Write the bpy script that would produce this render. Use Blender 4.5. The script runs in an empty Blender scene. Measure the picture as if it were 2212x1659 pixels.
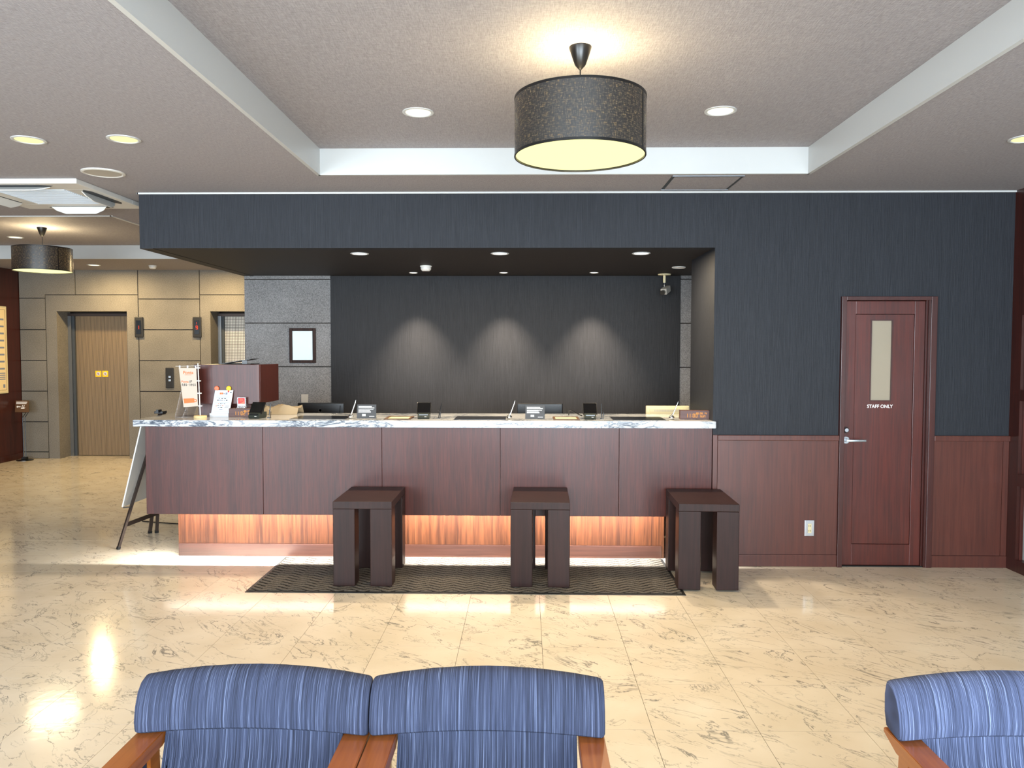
import bpy, bmesh, math, random
from mathutils import Vector, Matrix
random.seed(7)
C = bpy.context.scene.collection
PI = math.pi
SC = bpy.context.scene

# ------------------------------------------------------------------ camera
F_PX, YAW, PITCH, ROLL = 1656.9, .0185, .0436, .0013
fwd = Vector((-math.sin(YAW)*math.cos(PITCH), math.cos(YAW)*math.cos(PITCH), -math.sin(PITCH)))
rgt = Vector((math.cos(YAW), math.sin(YAW), 0)); upv = rgt.cross(fwd)
r2 = rgt*math.cos(ROLL)+upv*math.sin(ROLL); u2 = upv*math.cos(ROLL)-rgt*math.sin(ROLL)
cam_d = bpy.data.cameras.new('camera'); cam = bpy.data.objects.new('camera', cam_d); C.objects.link(cam)
cam_d.sensor_width = 36; cam_d.lens = F_PX*36/2212; cam_d.clip_start = .05
M = Matrix((r2, u2, -fwd)).transposed().to_4x4(); M.translation = (0, 0, 1.61); cam.matrix_world = M
SC.camera = cam

# ------------------------------------------------------------------ colour management, world, daylight
SC.view_settings.view_transform = 'Standard'; SC.view_settings.look = 'None'
SC.view_settings.gamma = 1; SC.view_settings.use_curve_mapping = False
SC.view_settings.exposure = 0.42
wd = bpy.data.worlds.new('sky'); SC.world = wd; wd.use_nodes = True
bg = wd.node_tree.nodes['Background']; bg.inputs[0].default_value = (.72, .86, 1, 1); bg.inputs[1].default_value = 1.2

def area(name, loc, rot, sx, sy, power, col):
    d = bpy.data.lights.new(name, 'AREA'); d.shape = 'RECTANGLE'; d.size = sx; d.size_y = sy; d.energy = power; d.color = col
    o = bpy.data.objects.new(name, d); C.objects.link(o); o.location = loc; o.rotation_euler = rot; return o
DAY = (.80, .91, 1.0)
SC.cycles.max_bounces = 7; SC.cycles.diffuse_bounces = 4; SC.cycles.glossy_bounces = 3; SC.cycles.transparent_max_bounces = 8; SC.cycles.caustics_reflective = False; SC.cycles.caustics_refractive = False
area('daylight_window', (-4.6, -2.95, 1.5), (PI/2, 0, 0), 4.4, 2.3, 480, DAY)
area('daylight_entrance', (.9, -2.95, 1.4), (PI/2, 0, 0), 4.6, 2.4, 600, DAY)

# ------------------------------------------------------------------ helpers
def srgb(*c):
    return tuple((v/255/12.92 if v/255 <= .04045 else ((v/255+.055)/1.055)**2.4) for v in c)+(1,)
def new_mat(name):
    m = bpy.data.materials.new(name); m.use_nodes = True
    nt = m.node_tree; b = nt.nodes['Principled BSDF']; return m, nt, b
def N(nt, t, **kw):
    n = nt.nodes.new(t)
    for k, v in kw.items():
        if k in n.inputs.keys() if isinstance(k, str) else False: n.inputs[k].default_value = v
        else: setattr(n, k, v)
    return n
def simple(name, col, rough=.5, metal=0, spec=None, emit=None, estr=0, coat=0):
    m, nt, b = new_mat(name)
    b.inputs['Base Color'].default_value = col; b.inputs['Roughness'].default_value = rough; b.inputs['Metallic'].default_value = metal
    if spec is not None: b.inputs['Specular IOR Level'].default_value = spec
    if coat: b.inputs['Coat Weight'].default_value = coat; b.inputs['Coat Roughness'].default_value = .08
    if emit: b.inputs['Emission Color'].default_value = emit; b.inputs['Emission Strength'].default_value = estr
    # faint procedural variation of the finish
    n = nt.nodes.new('ShaderNodeTexNoise'); n.inputs['Scale'].default_value = 40
    mr = nt.nodes.new('ShaderNodeMapRange'); mr.inputs['To Min'].default_value = max(0, rough-.03); mr.inputs['To Max'].default_value = min(1, rough+.03)
    nt.links.new(n.outputs['Fac'], mr.inputs['Value']); nt.links.new(mr.outputs[0], b.inputs['Roughness'])
    return m
def coord(nt, scale=(1, 1, 1), world=True, rot=(0, 0, 0)):
    if world: s = nt.nodes.new('ShaderNodeNewGeometry').outputs['Position']
    else: s = nt.nodes.new('ShaderNodeTexCoord').outputs['Object']
    mp = nt.nodes.new('ShaderNodeMapping'); mp.inputs['Scale'].default_value = scale; mp.inputs['Rotation'].default_value = rot
    nt.links.new(s, mp.inputs['Vector']); return mp.outputs[0]
def noise(nt, vec, scale, detail=3, rough=.5, dist=0):
    n = nt.nodes.new('ShaderNodeTexNoise'); n.inputs['Scale'].default_value = scale; n.inputs['Detail'].default_value = detail
    n.inputs['Roughness'].default_value = rough; n.inputs['Distortion'].default_value = dist
    nt.links.new(vec, n.inputs['Vector']); return n.outputs['Fac']
def ramp(nt, fac, stops):
    r = nt.nodes.new('ShaderNodeValToRGB'); e = r.color_ramp.elements
    while len(e) < len(stops): e.new(.5)
    for i, (p, c) in enumerate(stops): e[i].position = p; e[i].color = c
    nt.links.new(fac, r.inputs[0]); return r.outputs[0]
def bump(nt, b, h, strength, dist):
    n = nt.nodes.new('ShaderNodeBump'); n.inputs['Strength'].default_value = strength; n.inputs['Distance'].default_value = dist
    nt.links.new(h, n.inputs['Height']); nt.links.new(n.outputs[0], b.inputs['Normal'])
def mathn(nt, op, a, b_=None, c=None):
    n = nt.nodes.new('ShaderNodeMath'); n.operation = op
    for i, v in enumerate((a, b_, c)):
        if v is None: continue
        if isinstance(v, (int, float)): n.inputs[i].default_value = v
        else: nt.links.new(v, n.inputs[i])
    return n.outputs[0]
def mixc(nt, fac, a, b_, mode='MIX'):
    n = nt.nodes.new('ShaderNodeMix'); n.data_type = 'RGBA'; n.blend_type = mode
    for i, v in ((0, fac), (6, a), (7, b_)):
        if isinstance(v, (int, float)): n.inputs[i].default_value = v
        elif isinstance(v, tuple): n.inputs[i].default_value = v
        else: nt.links.new(v, n.inputs[i])
    return n.outputs[2]

def wood(name, dark, light, rough=.3, axis='z', coat=0, scale=1, spec=.5, grain=1):
    m, nt, b = new_mat(name)
    s = {'z': (60, 60, 2.2), 'x': (2.2, 60, 60), 'y': (60, 2.2, 60)}[axis]
    v = coord(nt, tuple(k*scale for k in s))
    f1 = noise(nt, v, 1.0, 5, .62, .6)
    s2 = {'z': (6, 6, .35), 'x': (.35, 6, 6), 'y': (6, .35, 6)}[axis]
    f2 = noise(nt, coord(nt, s2), 1.0, 2, .5, 1.5)
    f = mathn(nt, 'ADD', mathn(nt, 'MULTIPLY', f1, .7), mathn(nt, 'MULTIPLY', f2, .3))
    c = ramp(nt, f, [(.5-.14*grain, dark), (.5+.14*grain, light)]) if grain else light
    nt.links.new(c, b.inputs['Base Color'])
    b.inputs['Roughness'].default_value = rough; b.inputs['Specular IOR Level'].default_value = spec
    if coat: b.inputs['Coat Weight'].default_value = coat; b.inputs['Coat Roughness'].default_value = .12
    bump(nt, b, f1, .08, .002)
    return m
def wallpaper(name, col, col2, horiz=False):
    m, nt, b = new_mat(name)
    v = coord(nt, (330, 330, 5))
    f = noise(nt, v, 1, 2, .6)
    v2 = coord(nt, (25, 25, 300)); f2 = noise(nt, v2, 1, 1, .5)
    nt.links.new(ramp(nt, f, [(.3, col), (.7, col2)]), b.inputs['Base Color'])
    b.inputs['Roughness'].default_value = .62; b.inputs['Specular IOR Level'].default_value = .35
    bump(nt, b, mathn(nt, 'ADD', f, mathn(nt, 'MULTIPLY', f2, .25)), .55, .004)
    return m
def stone(name, a, c_, sc=110):
    m, nt, b = new_mat(name)
    v = coord(nt)
    f = noise(nt, v, sc, 4, .75); g = noise(nt, v, 2.5, 2, .5)
    col = ramp(nt, f, [(.36, a), (.64, c_)])
    col = mixc(nt, .18, col, ramp(nt, g, [(.35, a), (.65, c_)]))
    nt.links.new(col, b.inputs['Base Color']); b.inputs['Roughness'].default_value = .7; b.inputs['Specular IOR Level'].default_value = .3
    bump(nt, b, f, .35, .003)
    return m

# floor: cream marble pattern vinyl, vein pattern shifted per tile
TX0, TY0, TS = .0896, .053, .45
def floor_mat():
    m, nt, b = new_mat('cream_marble_vinyl')
    pos = nt.nodes.new('ShaderNodeNewGeometry').outputs['Position']
    sub = nt.nodes.new('ShaderNodeVectorMath'); sub.operation = 'SUBTRACT'; nt.links.new(pos, sub.inputs[0]); sub.inputs[1].default_value = (TX0, TY0, 0)
    dv = nt.nodes.new('ShaderNodeVectorMath'); dv.operation = 'MULTIPLY'; nt.links.new(sub.outputs[0], dv.inputs[0]); dv.inputs[1].default_value = (1/TS, 1/TS, 0)
    fl = nt.nodes.new('ShaderNodeVectorMath'); fl.operation = 'FLOOR'; nt.links.new(dv.outputs[0], fl.inputs[0])
    wn = nt.nodes.new('ShaderNodeTexWhiteNoise'); wn.noise_dimensions = '2D'; nt.links.new(fl.outputs[0], wn.inputs['Vector'])
    q = mathn(nt, 'MULTIPLY', mathn(nt, 'FLOOR', mathn(nt, 'MULTIPLY', wn.outputs['Value'], 5)), 3.7)
    comb = nt.nodes.new('ShaderNodeCombineXYZ'); nt.links.new(q, comb.inputs[0]); nt.links.new(mathn(nt, 'MULTIPLY', q, 1.7), comb.inputs[1])
    ad = nt.nodes.new('ShaderNodeVectorMath'); ad.operation = 'ADD'; nt.links.new(pos, ad.inputs[0]); nt.links.new(comb.outputs[0], ad.inputs[1])
    mp = nt.nodes.new('ShaderNodeMapping'); mp.inputs['Rotation'].default_value = (0, 0, math.radians(38)); nt.links.new(ad.outputs[0], mp.inputs['Vector'])
    mp2 = nt.nodes.new('ShaderNodeMapping'); mp2.inputs['Scale'].default_value = (1.9, 4.4, 1); nt.links.new(mp.outputs[0], mp2.inputs['Vector'])
    v = mp2.outputs[0]
    n1 = noise(nt, v, 1.0, 6, .62, 1.1)
    n2 = noise(nt, v, 2.3, 5, .6, 1.4)
    def vein(n, w):
        d = mathn(nt, 'ABSOLUTE', mathn(nt, 'SUBTRACT', n, .5))
        mr = nt.nodes.new('ShaderNodeMapRange'); mr.inputs['From Min'].default_value = 0; mr.inputs['From Max'].default_value = w
        mr.inputs['To Min'].default_value = 1; mr.inputs['To Max'].default_value = 0; nt.links.new(d, mr.inputs['Value']); return mr.outputs[0]
    msk = noise(nt, ad.outputs[0], 5.5, 2, .5); mk = nt.nodes.new('ShaderNodeMapRange'); mk.inputs['From Min'].default_value = .42; mk.inputs['From Max'].default_value = .6
    nt.links.new(msk, mk.inputs['Value'])
    msk2 = noise(nt, ad.outputs[0], 8.5, 2, .5); mk2 = nt.nodes.new('ShaderNodeMapRange'); mk2.inputs['From Min'].default_value = .5; mk2.inputs['From Max'].default_value = .66
    nt.links.new(msk2, mk2.inputs['Value'])
    a = mathn(nt, 'MULTIPLY', vein(n1, .0125), mathn(nt, 'ADD', mathn(nt, 'MULTIPLY', mk.outputs[0], .75), .4))
    c = mathn(nt, 'MULTIPLY', vein(n2, .015), mk2.outputs[0])
    veins = mathn(nt, 'MINIMUM', mathn(nt, 'ADD', a, mathn(nt, 'MULTIPLY', c, .8)), 1)
    cloud = noise(nt, pos, 3.0, 3, .5)
    base = ramp(nt, cloud, [(.3, FLOOR_A), (.7, FLOOR_B)])
    col = mixc(nt, mathn(nt, 'MULTIPLY', veins, .85), base, srgb(112, 112, 108))
    nt.links.new(col, b.inputs['Base Color'])
    b.inputs['Roughness'].default_value = .11; b.inputs['Specular IOR Level'].default_value = .5
    w = noise(nt, pos, 22, 2, .5)
    bump(nt, b, w, .09, .004)
    return m
FLOOR_A = srgb(205, 193, 173); FLOOR_B = srgb(217, 207, 190)

def marble_mat():
    m, nt, b = new_mat('white_marble')
    v = coord(nt, (2.2, 5, 9), rot=(0, .3, .2))
    n1 = noise(nt, v, 1.5, 7, .68, 1.6)
    d = mathn(nt, 'ABSOLUTE', mathn(nt, 'SUBTRACT', n1, .5))
    mk = noise(nt, coord(nt, (2.5, 2.5, 2.5)), 1, 2, .5)
    f = mathn(nt, 'ADD', d, mathn(nt, 'MULTIPLY', mathn(nt, 'SUBTRACT', .55, mk), .16))
    col = ramp(nt, f, [(.0, srgb(62, 72, 86)), (.018, srgb(120, 128, 140)), (.055, srgb(190, 194, 198))])
    nt.links.new(col, b.inputs['Base Color']); b.inputs['Roughness'].default_value = .08; b.inputs['Specular IOR Level'].default_value = .6
    return m

def fabric_mat(name='blue_striped_fabric', bright=1.0):
    m, nt, b = new_mat(name)
    v = coord(nt, (600, 3.0, 3.0), world=False)
    f = noise(nt, v, 1, 3, .8)
    v2 = coord(nt, (230, 2, 2), world=False); f2 = noise(nt, v2, 1, 2, .6)
    s = mathn(nt, 'ADD', mathn(nt, 'MULTIPLY', f, .76), mathn(nt, 'MULTIPLY', f2, .24))
    def k(*c): x = srgb(*c); return (x[0]*bright, x[1]*bright, x[2]*bright, 1)
    col = ramp(nt, s, [(.36, k(20, 21, 31)), (.46, k(41, 47, 65)), (.55, k(54, 61, 84)), (.66, k(110, 121, 148))])
    nt.links.new(col, b.inputs['Base Color']); b.inputs['Roughness'].default_value = .85; b.inputs['Specular IOR Level'].default_value = .25
    
    w = noise(nt, coord(nt, (260, 900, 900), world=False), 1, 1, .5)
    bump(nt, b, mathn(nt, 'ADD', f, mathn(nt, 'MULTIPLY', w, .6)), .35, .0015)
    return m
def shade_mat():
    m, nt, b = new_mat('black_woven_shade')
    v = nt.nodes.new('ShaderNodeTexCoord').outputs['Object']
    # unroll the drum: angle and height
    sep = nt.nodes.new('ShaderNodeSeparateXYZ'); nt.links.new(v, sep.inputs[0])
    ang = mathn(nt, 'ARCTAN2', sep.outputs[1], sep.outputs[0])
    cx = nt.nodes.new('ShaderNodeCombineXYZ'); nt.links.new(mathn(nt, 'MULTIPLY', ang, 75), cx.inputs[0]); nt.links.new(mathn(nt, 'MULTIPLY', sep.outputs[2], 45), cx.inputs[1])
    cy = nt.nodes.new('ShaderNodeCombineXYZ'); nt.links.new(mathn(nt, 'MULTIPLY', ang, 12), cy.inputs[0]); nt.links.new(mathn(nt, 'MULTIPLY', sep.outputs[2], 280), cy.inputs[1])
    a = noise(nt, cx.outputs[0], 1, 2, .6); c = noise(nt, cy.outputs[0], 1, 2, .6)
    s = mathn(nt, 'MULTIPLY', a, c)
    nt.links.new(ramp(nt, s, [(.2, srgb(16, 15, 15)), (.36, srgb(66, 60, 52))]), b.inputs['Base Color'])
    b.inputs['Roughness'].default_value = .55; b.inputs['Specular IOR Level'].default_value = .5
    b.inputs['Coat Weight'].default_value = .8; b.inputs['Coat Roughness'].default_value = .25
    bump(nt, b, s, .5, .002)
    # gaps of the weave let the lamp's light through
    tr = nt.nodes.new('ShaderNodeBsdfTranslucent'); tr.inputs[0].default_value = (1, .82, .5, 1)
    mx = nt.nodes.new('ShaderNodeMixShader'); fac = nt.nodes.new('ShaderNodeMapRange'); fac.inputs['From Min'].default_value = .27; fac.inputs['From Max'].default_value = .42
    fac.inputs['To Min'].default_value = 0.0; fac.inputs['To Max'].default_value = .5
    nt.links.new(s, fac.inputs['Value']); nt.links.new(fac.outputs[0], mx.inputs[0])
    nt.links.new(b.outputs[0], mx.inputs[1]); nt.links.new(tr.outputs[0], mx.inputs[2])
    nt.links.new(mx.outputs[0], nt.nodes['Material Output'].inputs[0])
    return m
def glass_mat(name, rough=.02, tint=(.9, .95, .95, 1), alpha=.2):
    m, nt, b = new_mat(name)
    b.inputs['Base Color'].default_value = tint; b.inputs['Roughness'].default_value = rough; b.inputs['Specular IOR Level'].default_value = .6
    tp = nt.nodes.new('ShaderNodeBsdfTransparent'); tp.inputs[0].default_value = tint
    mx = nt.nodes.new('ShaderNodeMixShader'); mx.inputs[0].default_value = alpha
    nt.links.new(tp.outputs[0], mx.inputs[1]); nt.links.new(b.outputs[0], mx.inputs[2]); nt.links.new(mx.outputs[0], nt.nodes['Material Output'].inputs[0])
    return m
def emis(name, col, s):
    m, nt, b = new_mat(name); e = nt.nodes.new('ShaderNodeEmission'); e.inputs[0].default_value = col; e.inputs[1].default_value = s
    nt.links.new(e.outputs[0], nt.nodes['Material Output'].inputs[0]); return m
def mat_carpet():
    m, nt, b = new_mat('charcoal_pile')
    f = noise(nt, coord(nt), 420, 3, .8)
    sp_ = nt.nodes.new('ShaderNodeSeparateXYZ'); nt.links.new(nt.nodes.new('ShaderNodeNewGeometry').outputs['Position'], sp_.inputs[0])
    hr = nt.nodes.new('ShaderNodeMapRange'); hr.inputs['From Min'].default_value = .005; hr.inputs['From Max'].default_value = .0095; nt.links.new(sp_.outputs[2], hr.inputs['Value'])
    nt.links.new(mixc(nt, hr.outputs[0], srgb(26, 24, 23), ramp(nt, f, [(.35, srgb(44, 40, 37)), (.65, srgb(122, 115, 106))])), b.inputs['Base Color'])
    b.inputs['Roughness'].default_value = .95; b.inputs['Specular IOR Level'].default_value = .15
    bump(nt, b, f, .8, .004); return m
def mat_ribbed(name, kind):
    m, nt, b = new_mat(name)
    p = nt.nodes.new('ShaderNodeNewGeometry').outputs['Position']; s = nt.nodes.new('ShaderNodeSeparateXYZ'); nt.links.new(p, s.inputs[0])
    def lines(o, per, w):
        return mathn(nt, 'LESS_THAN', mathn(nt, 'FRACT', mathn(nt, 'MULTIPLY', o, 1/per)), w)
    if kind == 'rib': f = lines(s.outputs[0], .0185, .3)
    else: f = mathn(nt, 'MAXIMUM', lines(s.outputs[0], .0235, .28), lines(s.outputs[2], .0235, .28))
    if kind == 'rib': col = mixc(nt, f, srgb(150, 128, 100), srgb(74, 62, 50))
    else: col = mixc(nt, f, srgb(214, 208, 196), srgb(84, 78, 74))
    nt.links.new(col, b.inputs['Base Color']); b.inputs['Metallic'].default_value = .35; b.inputs['Roughness'].default_value = .42
    bump(nt, b, f, -.6, .002); return m

MT = {}
MT['wood'] = wood('red_brown_veneer', srgb(54, 23, 19), srgb(82, 38, 31), .34, 'z', coat=0, spec=.36, grain=.9, scale=1.8)
MT['woodp'] = wood('plinth_veneer', srgb(43, 22, 12), srgb(74, 42, 24), .4, 'z', grain=.8, spec=.3)
MT['woodkick'] = wood('kickboard_veneer', srgb(46, 26, 20), srgb(64, 38, 30), .35, 'x')
MT['wains'] = wood('wainscot_veneer', srgb(68, 33, 26), srgb(90, 46, 36), .4, 'z')
MT['doorw'] = wood('mahogany_door', srgb(58, 20, 15), srgb(88, 34, 25), .35, 'z', coat=.2)
MT['doorf'] = wood('mahogany_frame', srgb(50, 18, 14), srgb(68, 28, 22), .35, 'z', coat=.2)
MT['darkwood'] = wood('dark_mahogany', srgb(44, 14, 8), srgb(66, 24, 14), .35, 'z', coat=.2)
MT['stool'] = wood('espresso_wood', srgb(34, 18, 15), srgb(46, 26, 22), .4, 'z', spec=.22, grain=.8)
MT['teak'] = wood('orange_brown_wood', srgb(126, 66, 20), srgb(154, 88, 34), .32, 'y', coat=.3, grain=1.1)
MT['navy'] = wallpaper('dark_navy_wallpaper', srgb(22, 25, 31), srgb(37, 40, 47))
MT['navy_shaded'] = wallpaper('shaded_navy_wallpaper', srgb(15, 16, 19), srgb(29, 30, 34))  # same navy paper, shade of the alcove back wall painted into its colour
MT['soffit'] = wallpaper('soffit_wallpaper', srgb(28, 26, 26), srgb(40, 37, 36))
MT['ceil'] = None
m, nt, b = new_mat('taupe_ceiling_paper')
f = noise(nt, coord(nt, (260, 28, 200)), 1, 2, .6); f2 = noise(nt, coord(nt, (40, 330, 200)), 1, 2, .6)
nt.links.new(ramp(nt, mathn(nt, 'ADD', mathn(nt, 'MULTIPLY', f, .5), mathn(nt, 'MULTIPLY', f2, .5)), [(.35, srgb(134, 130, 132)), (.65, srgb(166, 162, 165))]), b.inputs['Base Color'])
b.inputs['Roughness'].default_value = .7; b.inputs['Specular IOR Level'].default_value = .3
bump(nt, b, mathn(nt, 'ADD', f, f2), .5, .004); MT['ceil'] = m
MT['white'] = simple('white_paint', srgb(214, 216, 214), .45)
MT['trimw'] = simple('white_trim', srgb(194, 196, 195), .35)
MT['plastic'] = simple('white_plastic', srgb(212, 211, 206), .35)
MT['beige'] = simple('beige_plastic', srgb(206, 196, 158), .4)
MT['stoneh'] = stone('hall_stone', srgb(88, 84, 77), srgb(136, 130, 120))
MT['stoneg'] = stone('grey_stone', srgb(84, 83, 83), srgb(146, 145, 145), 130)
MT['joint'] = simple('dark_joint', srgb(46, 42, 38), .9)
MT['black'] = simple('black_plastic', srgb(14, 14, 15), .3)
MT['matte'] = simple('matte_black', srgb(20, 20, 22), .6)
MT['board'] = simple('charcoal_board', srgb(38, 36, 36), .45)
MT['steel'] = simple('brushed_steel', srgb(176, 180, 184), .3, 1)
MT['chrome'] = simple('chrome', srgb(220, 220, 220), .06, 1)
MT['alu'] = simple('aluminium', srgb(190, 194, 200), .3, 1)
MT['rib'] = mat_ribbed('ribbed_steel', 'rib'); MT['grid'] = mat_ribbed('embossed_steel', 'grid')
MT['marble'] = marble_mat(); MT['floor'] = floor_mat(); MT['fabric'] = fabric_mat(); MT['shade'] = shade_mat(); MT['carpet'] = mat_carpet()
MT['fabric_daylit'] = fabric_mat('daylit_blue_striped_fabric', 1.8)  # same blue cloth, the right chair's stronger daylight painted into its colour
MT['rubber'] = simple('black_rubber', srgb(18, 18, 18), .6)
MT['lamp'] = emis('warm_lamp', (1, .9, .6, 1), 1.6)
MT['lampy'] = emis('yellow_lamp', (1, .92, .42, 1), .95)
MT['lampw'] = emis('white_lamp', (1, .95, .82, 1), 3.0)
MT['drum'] = emis('drum_diffuser', (1, .93, .42, 1), 1.12)
MT['led'] = emis('orange_led', (1, .42, .07, 1), 1.1)
MT['redled'] = emis('red_led', (1, .06, .02, 1), 1.5)
MT['strip'] = emis('light_strip', (1, .96, .9, 1), 6)
MT['screen'] = simple('dark_screen', srgb(8, 8, 9), .12)
MT['paper'] = simple('white_paper', srgb(196, 199, 204), .6)
MT['cream'] = simple('cream_paper', srgb(192, 178, 162), .6)
MT['ink'] = simple('black_ink', srgb(25, 25, 28), .6)
MT['inkw'] = simple('white_ink', srgb(235, 235, 235), .5)
MT['inko'] = simple('orange_ink', srgb(226, 110, 50), .6)
MT['inkg'] = simple('grey_ink', srgb(120, 130, 150), .6)
MT['red'] = simple('red_print', srgb(190, 30, 34), .5)
MT['yellow'] = simple('yellow_print', srgb(250, 200, 20), .5)
MT['orangep'] = simple('orange_plastic', srgb(224, 110, 70), .45)
MT['green'] = simple('leaf_green', srgb(40, 78, 34), .6)
MT['bamboo'] = simple('pale_wood', srgb(222, 196, 140), .5)
MT['acrylic'] = glass_mat('clear_acrylic', .05, (.86, .84, .84, 1), .16)
MT['glass'] = glass_mat('clear_glass', .02, (.8, .85, .85, 1), .35)
MT['frost'] = simple('frosted_glass', srgb(150, 140, 122), .3)
MT['clock'] = wood('clock_veneer', srgb(70, 42, 38), srgb(92, 60, 54), .5, 'x')
MT['terminal'] = simple('terminal_shell', srgb(40, 46, 42), .3)
MT['bronze'] = simple('brown_metal', srgb(72, 62, 58), .4, .6)
MT['signb'] = simple('brown_sign', srgb(88, 62, 42), .5)
MT['greyplate'] = simple('grey_plate', srgb(170, 165, 155), .5)
MT['sheet'] = simple('beige_sheet', srgb(150, 136, 112), .6)
MT['duct'] = simple('dark_slot', srgb(60, 64, 68), .7)
MT['grille'] = simple('pale_grille', srgb(214, 224, 234), .5)
MT['frame'] = wood('carved_frame', srgb(24, 13, 10), srgb(50, 28, 20), .5, 'z', spec=.15)
MT['dirw'] = simple('cream_board', srgb(226, 206, 160), .5)

# ---- geometry
class B:
    def __init__(s): s.bm = bmesh.new()
    def box(s, x0, x1, y0, y1, z0, z1, bev=0):
        r = bmesh.ops.create_cube(s.bm, size=1)
        vs = r['verts']
        for v in vs:
            v.co = Vector((x0 if v.co.x < 0 else x1, y0 if v.co.y < 0 else y1, z0 if v.co.z < 0 else z1))
        if bev: bmesh.ops.bevel(s.bm, geom=list({e for v in vs for e in v.link_edges}), offset=bev, segments=2, affect='EDGES', profile=.6)
        return s
    def cyl(s, x, y, z0, z1, r0, r1=None, n=32, axis='z'):
        r1 = r0 if r1 is None else r1
        r = bmesh.ops.create_cone(s.bm, cap_ends=True, segments=n, radius1=r0, radius2=r1, depth=z1-z0)
        for v in r['verts']:
            p = v.co; p.z += (z0+z1)/2
            if axis == 'z': v.co = Vector((p.x+x, p.y+y, p.z))
            elif axis == 'y': v.co = Vector((p.x+x, p.z, p.y+y))       # x, z given as (x, y)
            else: v.co = Vector((p.z, p.x+x, p.y+y))
        return s
    def lathe(s, prof, n=48, cx=0, cy=0):
        rings = []
        for (r, z) in prof:
            rings.append([s.bm.verts.new((cx+r*math.cos(2*PI*i/n), cy+r*math.sin(2*PI*i/n), z)) for i in range(n)] if r > 1e-6 else [s.bm.verts.new((cx, cy, z))])
        for a, b_ in zip(rings, rings[1:]):
            for i in range(n):
                j = (i+1) % n
                if len(a) == 1: f = (a[0], b_[i], b_[j])
                elif len(b_) == 1: f = (a[i], b_[0], a[j])
                else: f = (a[i], b_[i], b_[j], a[j])
                try: s.bm.faces.new(f)
                except ValueError: pass
        return s
    def tube(s, pts, r, n=8):
        pts = [Vector(p) for p in pts]; rings = []
        for i, p in enumerate(pts):
            d = (pts[min(i+1, len(pts)-1)]-pts[max(i-1, 0)]).normalized()
            a = d.orthogonal().normalized() if i == 0 else (rings[-1][1]-d*rings[-1][1].dot(d)).normalized()
            b_ = d.cross(a); rr = r if not isinstance(r, (list, tuple)) else r[i]
            rings.append(([s.bm.verts.new(p+a*rr*math.cos(2*PI*k/n)+b_*rr*math.sin(2*PI*k/n)) for k in range(n)], a))
        for (u, _), (w, _) in zip(rings, rings[1:]):
            for k in range(n): s.bm.faces.new((u[k], u[(k+1) % n], w[(k+1) % n], w[k]))
        s.bm.faces.new(rings[0][0][::-1]); s.bm.faces.new(rings[-1][0]); return s
    def beam(s, p, q, w, h, up=(0, 0, 1)):
        p = Vector(p); q = Vector(q); d = (q-p).normalized(); a = d.cross(Vector(up)).normalized(); b_ = a.cross(d)
        vs = [s.bm.verts.new(c+a*sx*w/2+b_*sz*h/2) for c in (p, q) for sx, sz in ((-1, -1), (1, -1), (1, 1), (-1, 1))]
        for f in ((0, 1, 2, 3), (7, 6, 5, 4), (0, 4, 5, 1), (1, 5, 6, 2), (2, 6, 7, 3), (3, 7, 4, 0)): s.bm.faces.new([vs[i] for i in f])
        return s
    def prism(s, poly, y0, y1, axis='y'):
        def P(a, b_, t): return (a, t, b_) if axis == 'y' else ((t, a, b_) if axis == 'x' else (a, b_, t))
        f = [s.bm.verts.new(P(a, b_, y0)) for a, b_ in poly]; g = [s.bm.verts.new(P(a, b_, y1)) for a, b_ in poly]
        s.bm.faces.new(f); s.bm.faces.new(g[::-1]); n = len(poly)
        for i in range(n): s.bm.faces.new((f[i], g[i], g[(i+1) % n], f[(i+1) % n]))
        return s
    def xf(s, mat):
        bmesh.ops.transform(s.bm, matrix=mat, verts=s.bm.verts[:]); return s
def mk(name, b, mat, parent=None, smooth=False, loc=None):
    me = bpy.data.meshes.new(name); bmesh.ops.recalc_face_normals(b.bm, faces=b.bm.faces[:]); b.bm.to_mesh(me); b.bm.free()
    if mat: me.materials.append(MT[mat] if isinstance(mat, str) else mat)
    if smooth:
        me.shade_smooth()
        try: me.set_sharp_from_angle(angle=math.radians(38))
        except Exception: pass
    o = bpy.data.objects.new(name, me); C.objects.link(o)
    if parent: o.parent = parent
    if loc: o.location = loc
    return o
def struct(name, b, mat, **k):
    o = mk(name, b, mat, **k); o['kind'] = 'structure'; return o
def tag(o, label, cat, group=None):
    o['label'] = label; o['category'] = cat
    if group: o['group'] = group
    return o
def thing(name, label, cat, loc=(0, 0, 0), rz=0, group=None):
    o = bpy.data.objects.new(name, None); C.objects.link(o); o.location = loc; o.rotation_euler = (0, 0, rz); o.empty_display_size = .1
    return tag(o, label, cat, group)
def dup(root, loc, rz=None, label=None):
    r = root.copy(); C.objects.link(r); r.location = loc
    if rz is not None: r.rotation_euler = (0, 0, rz)
    if label: r['label'] = label
    for ch in list(root.children):
        c = ch.copy(); C.objects.link(c); c.parent = r
        for g in list(ch.children):
            d = g.copy(); C.objects.link(d); d.parent = c
    return r
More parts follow.
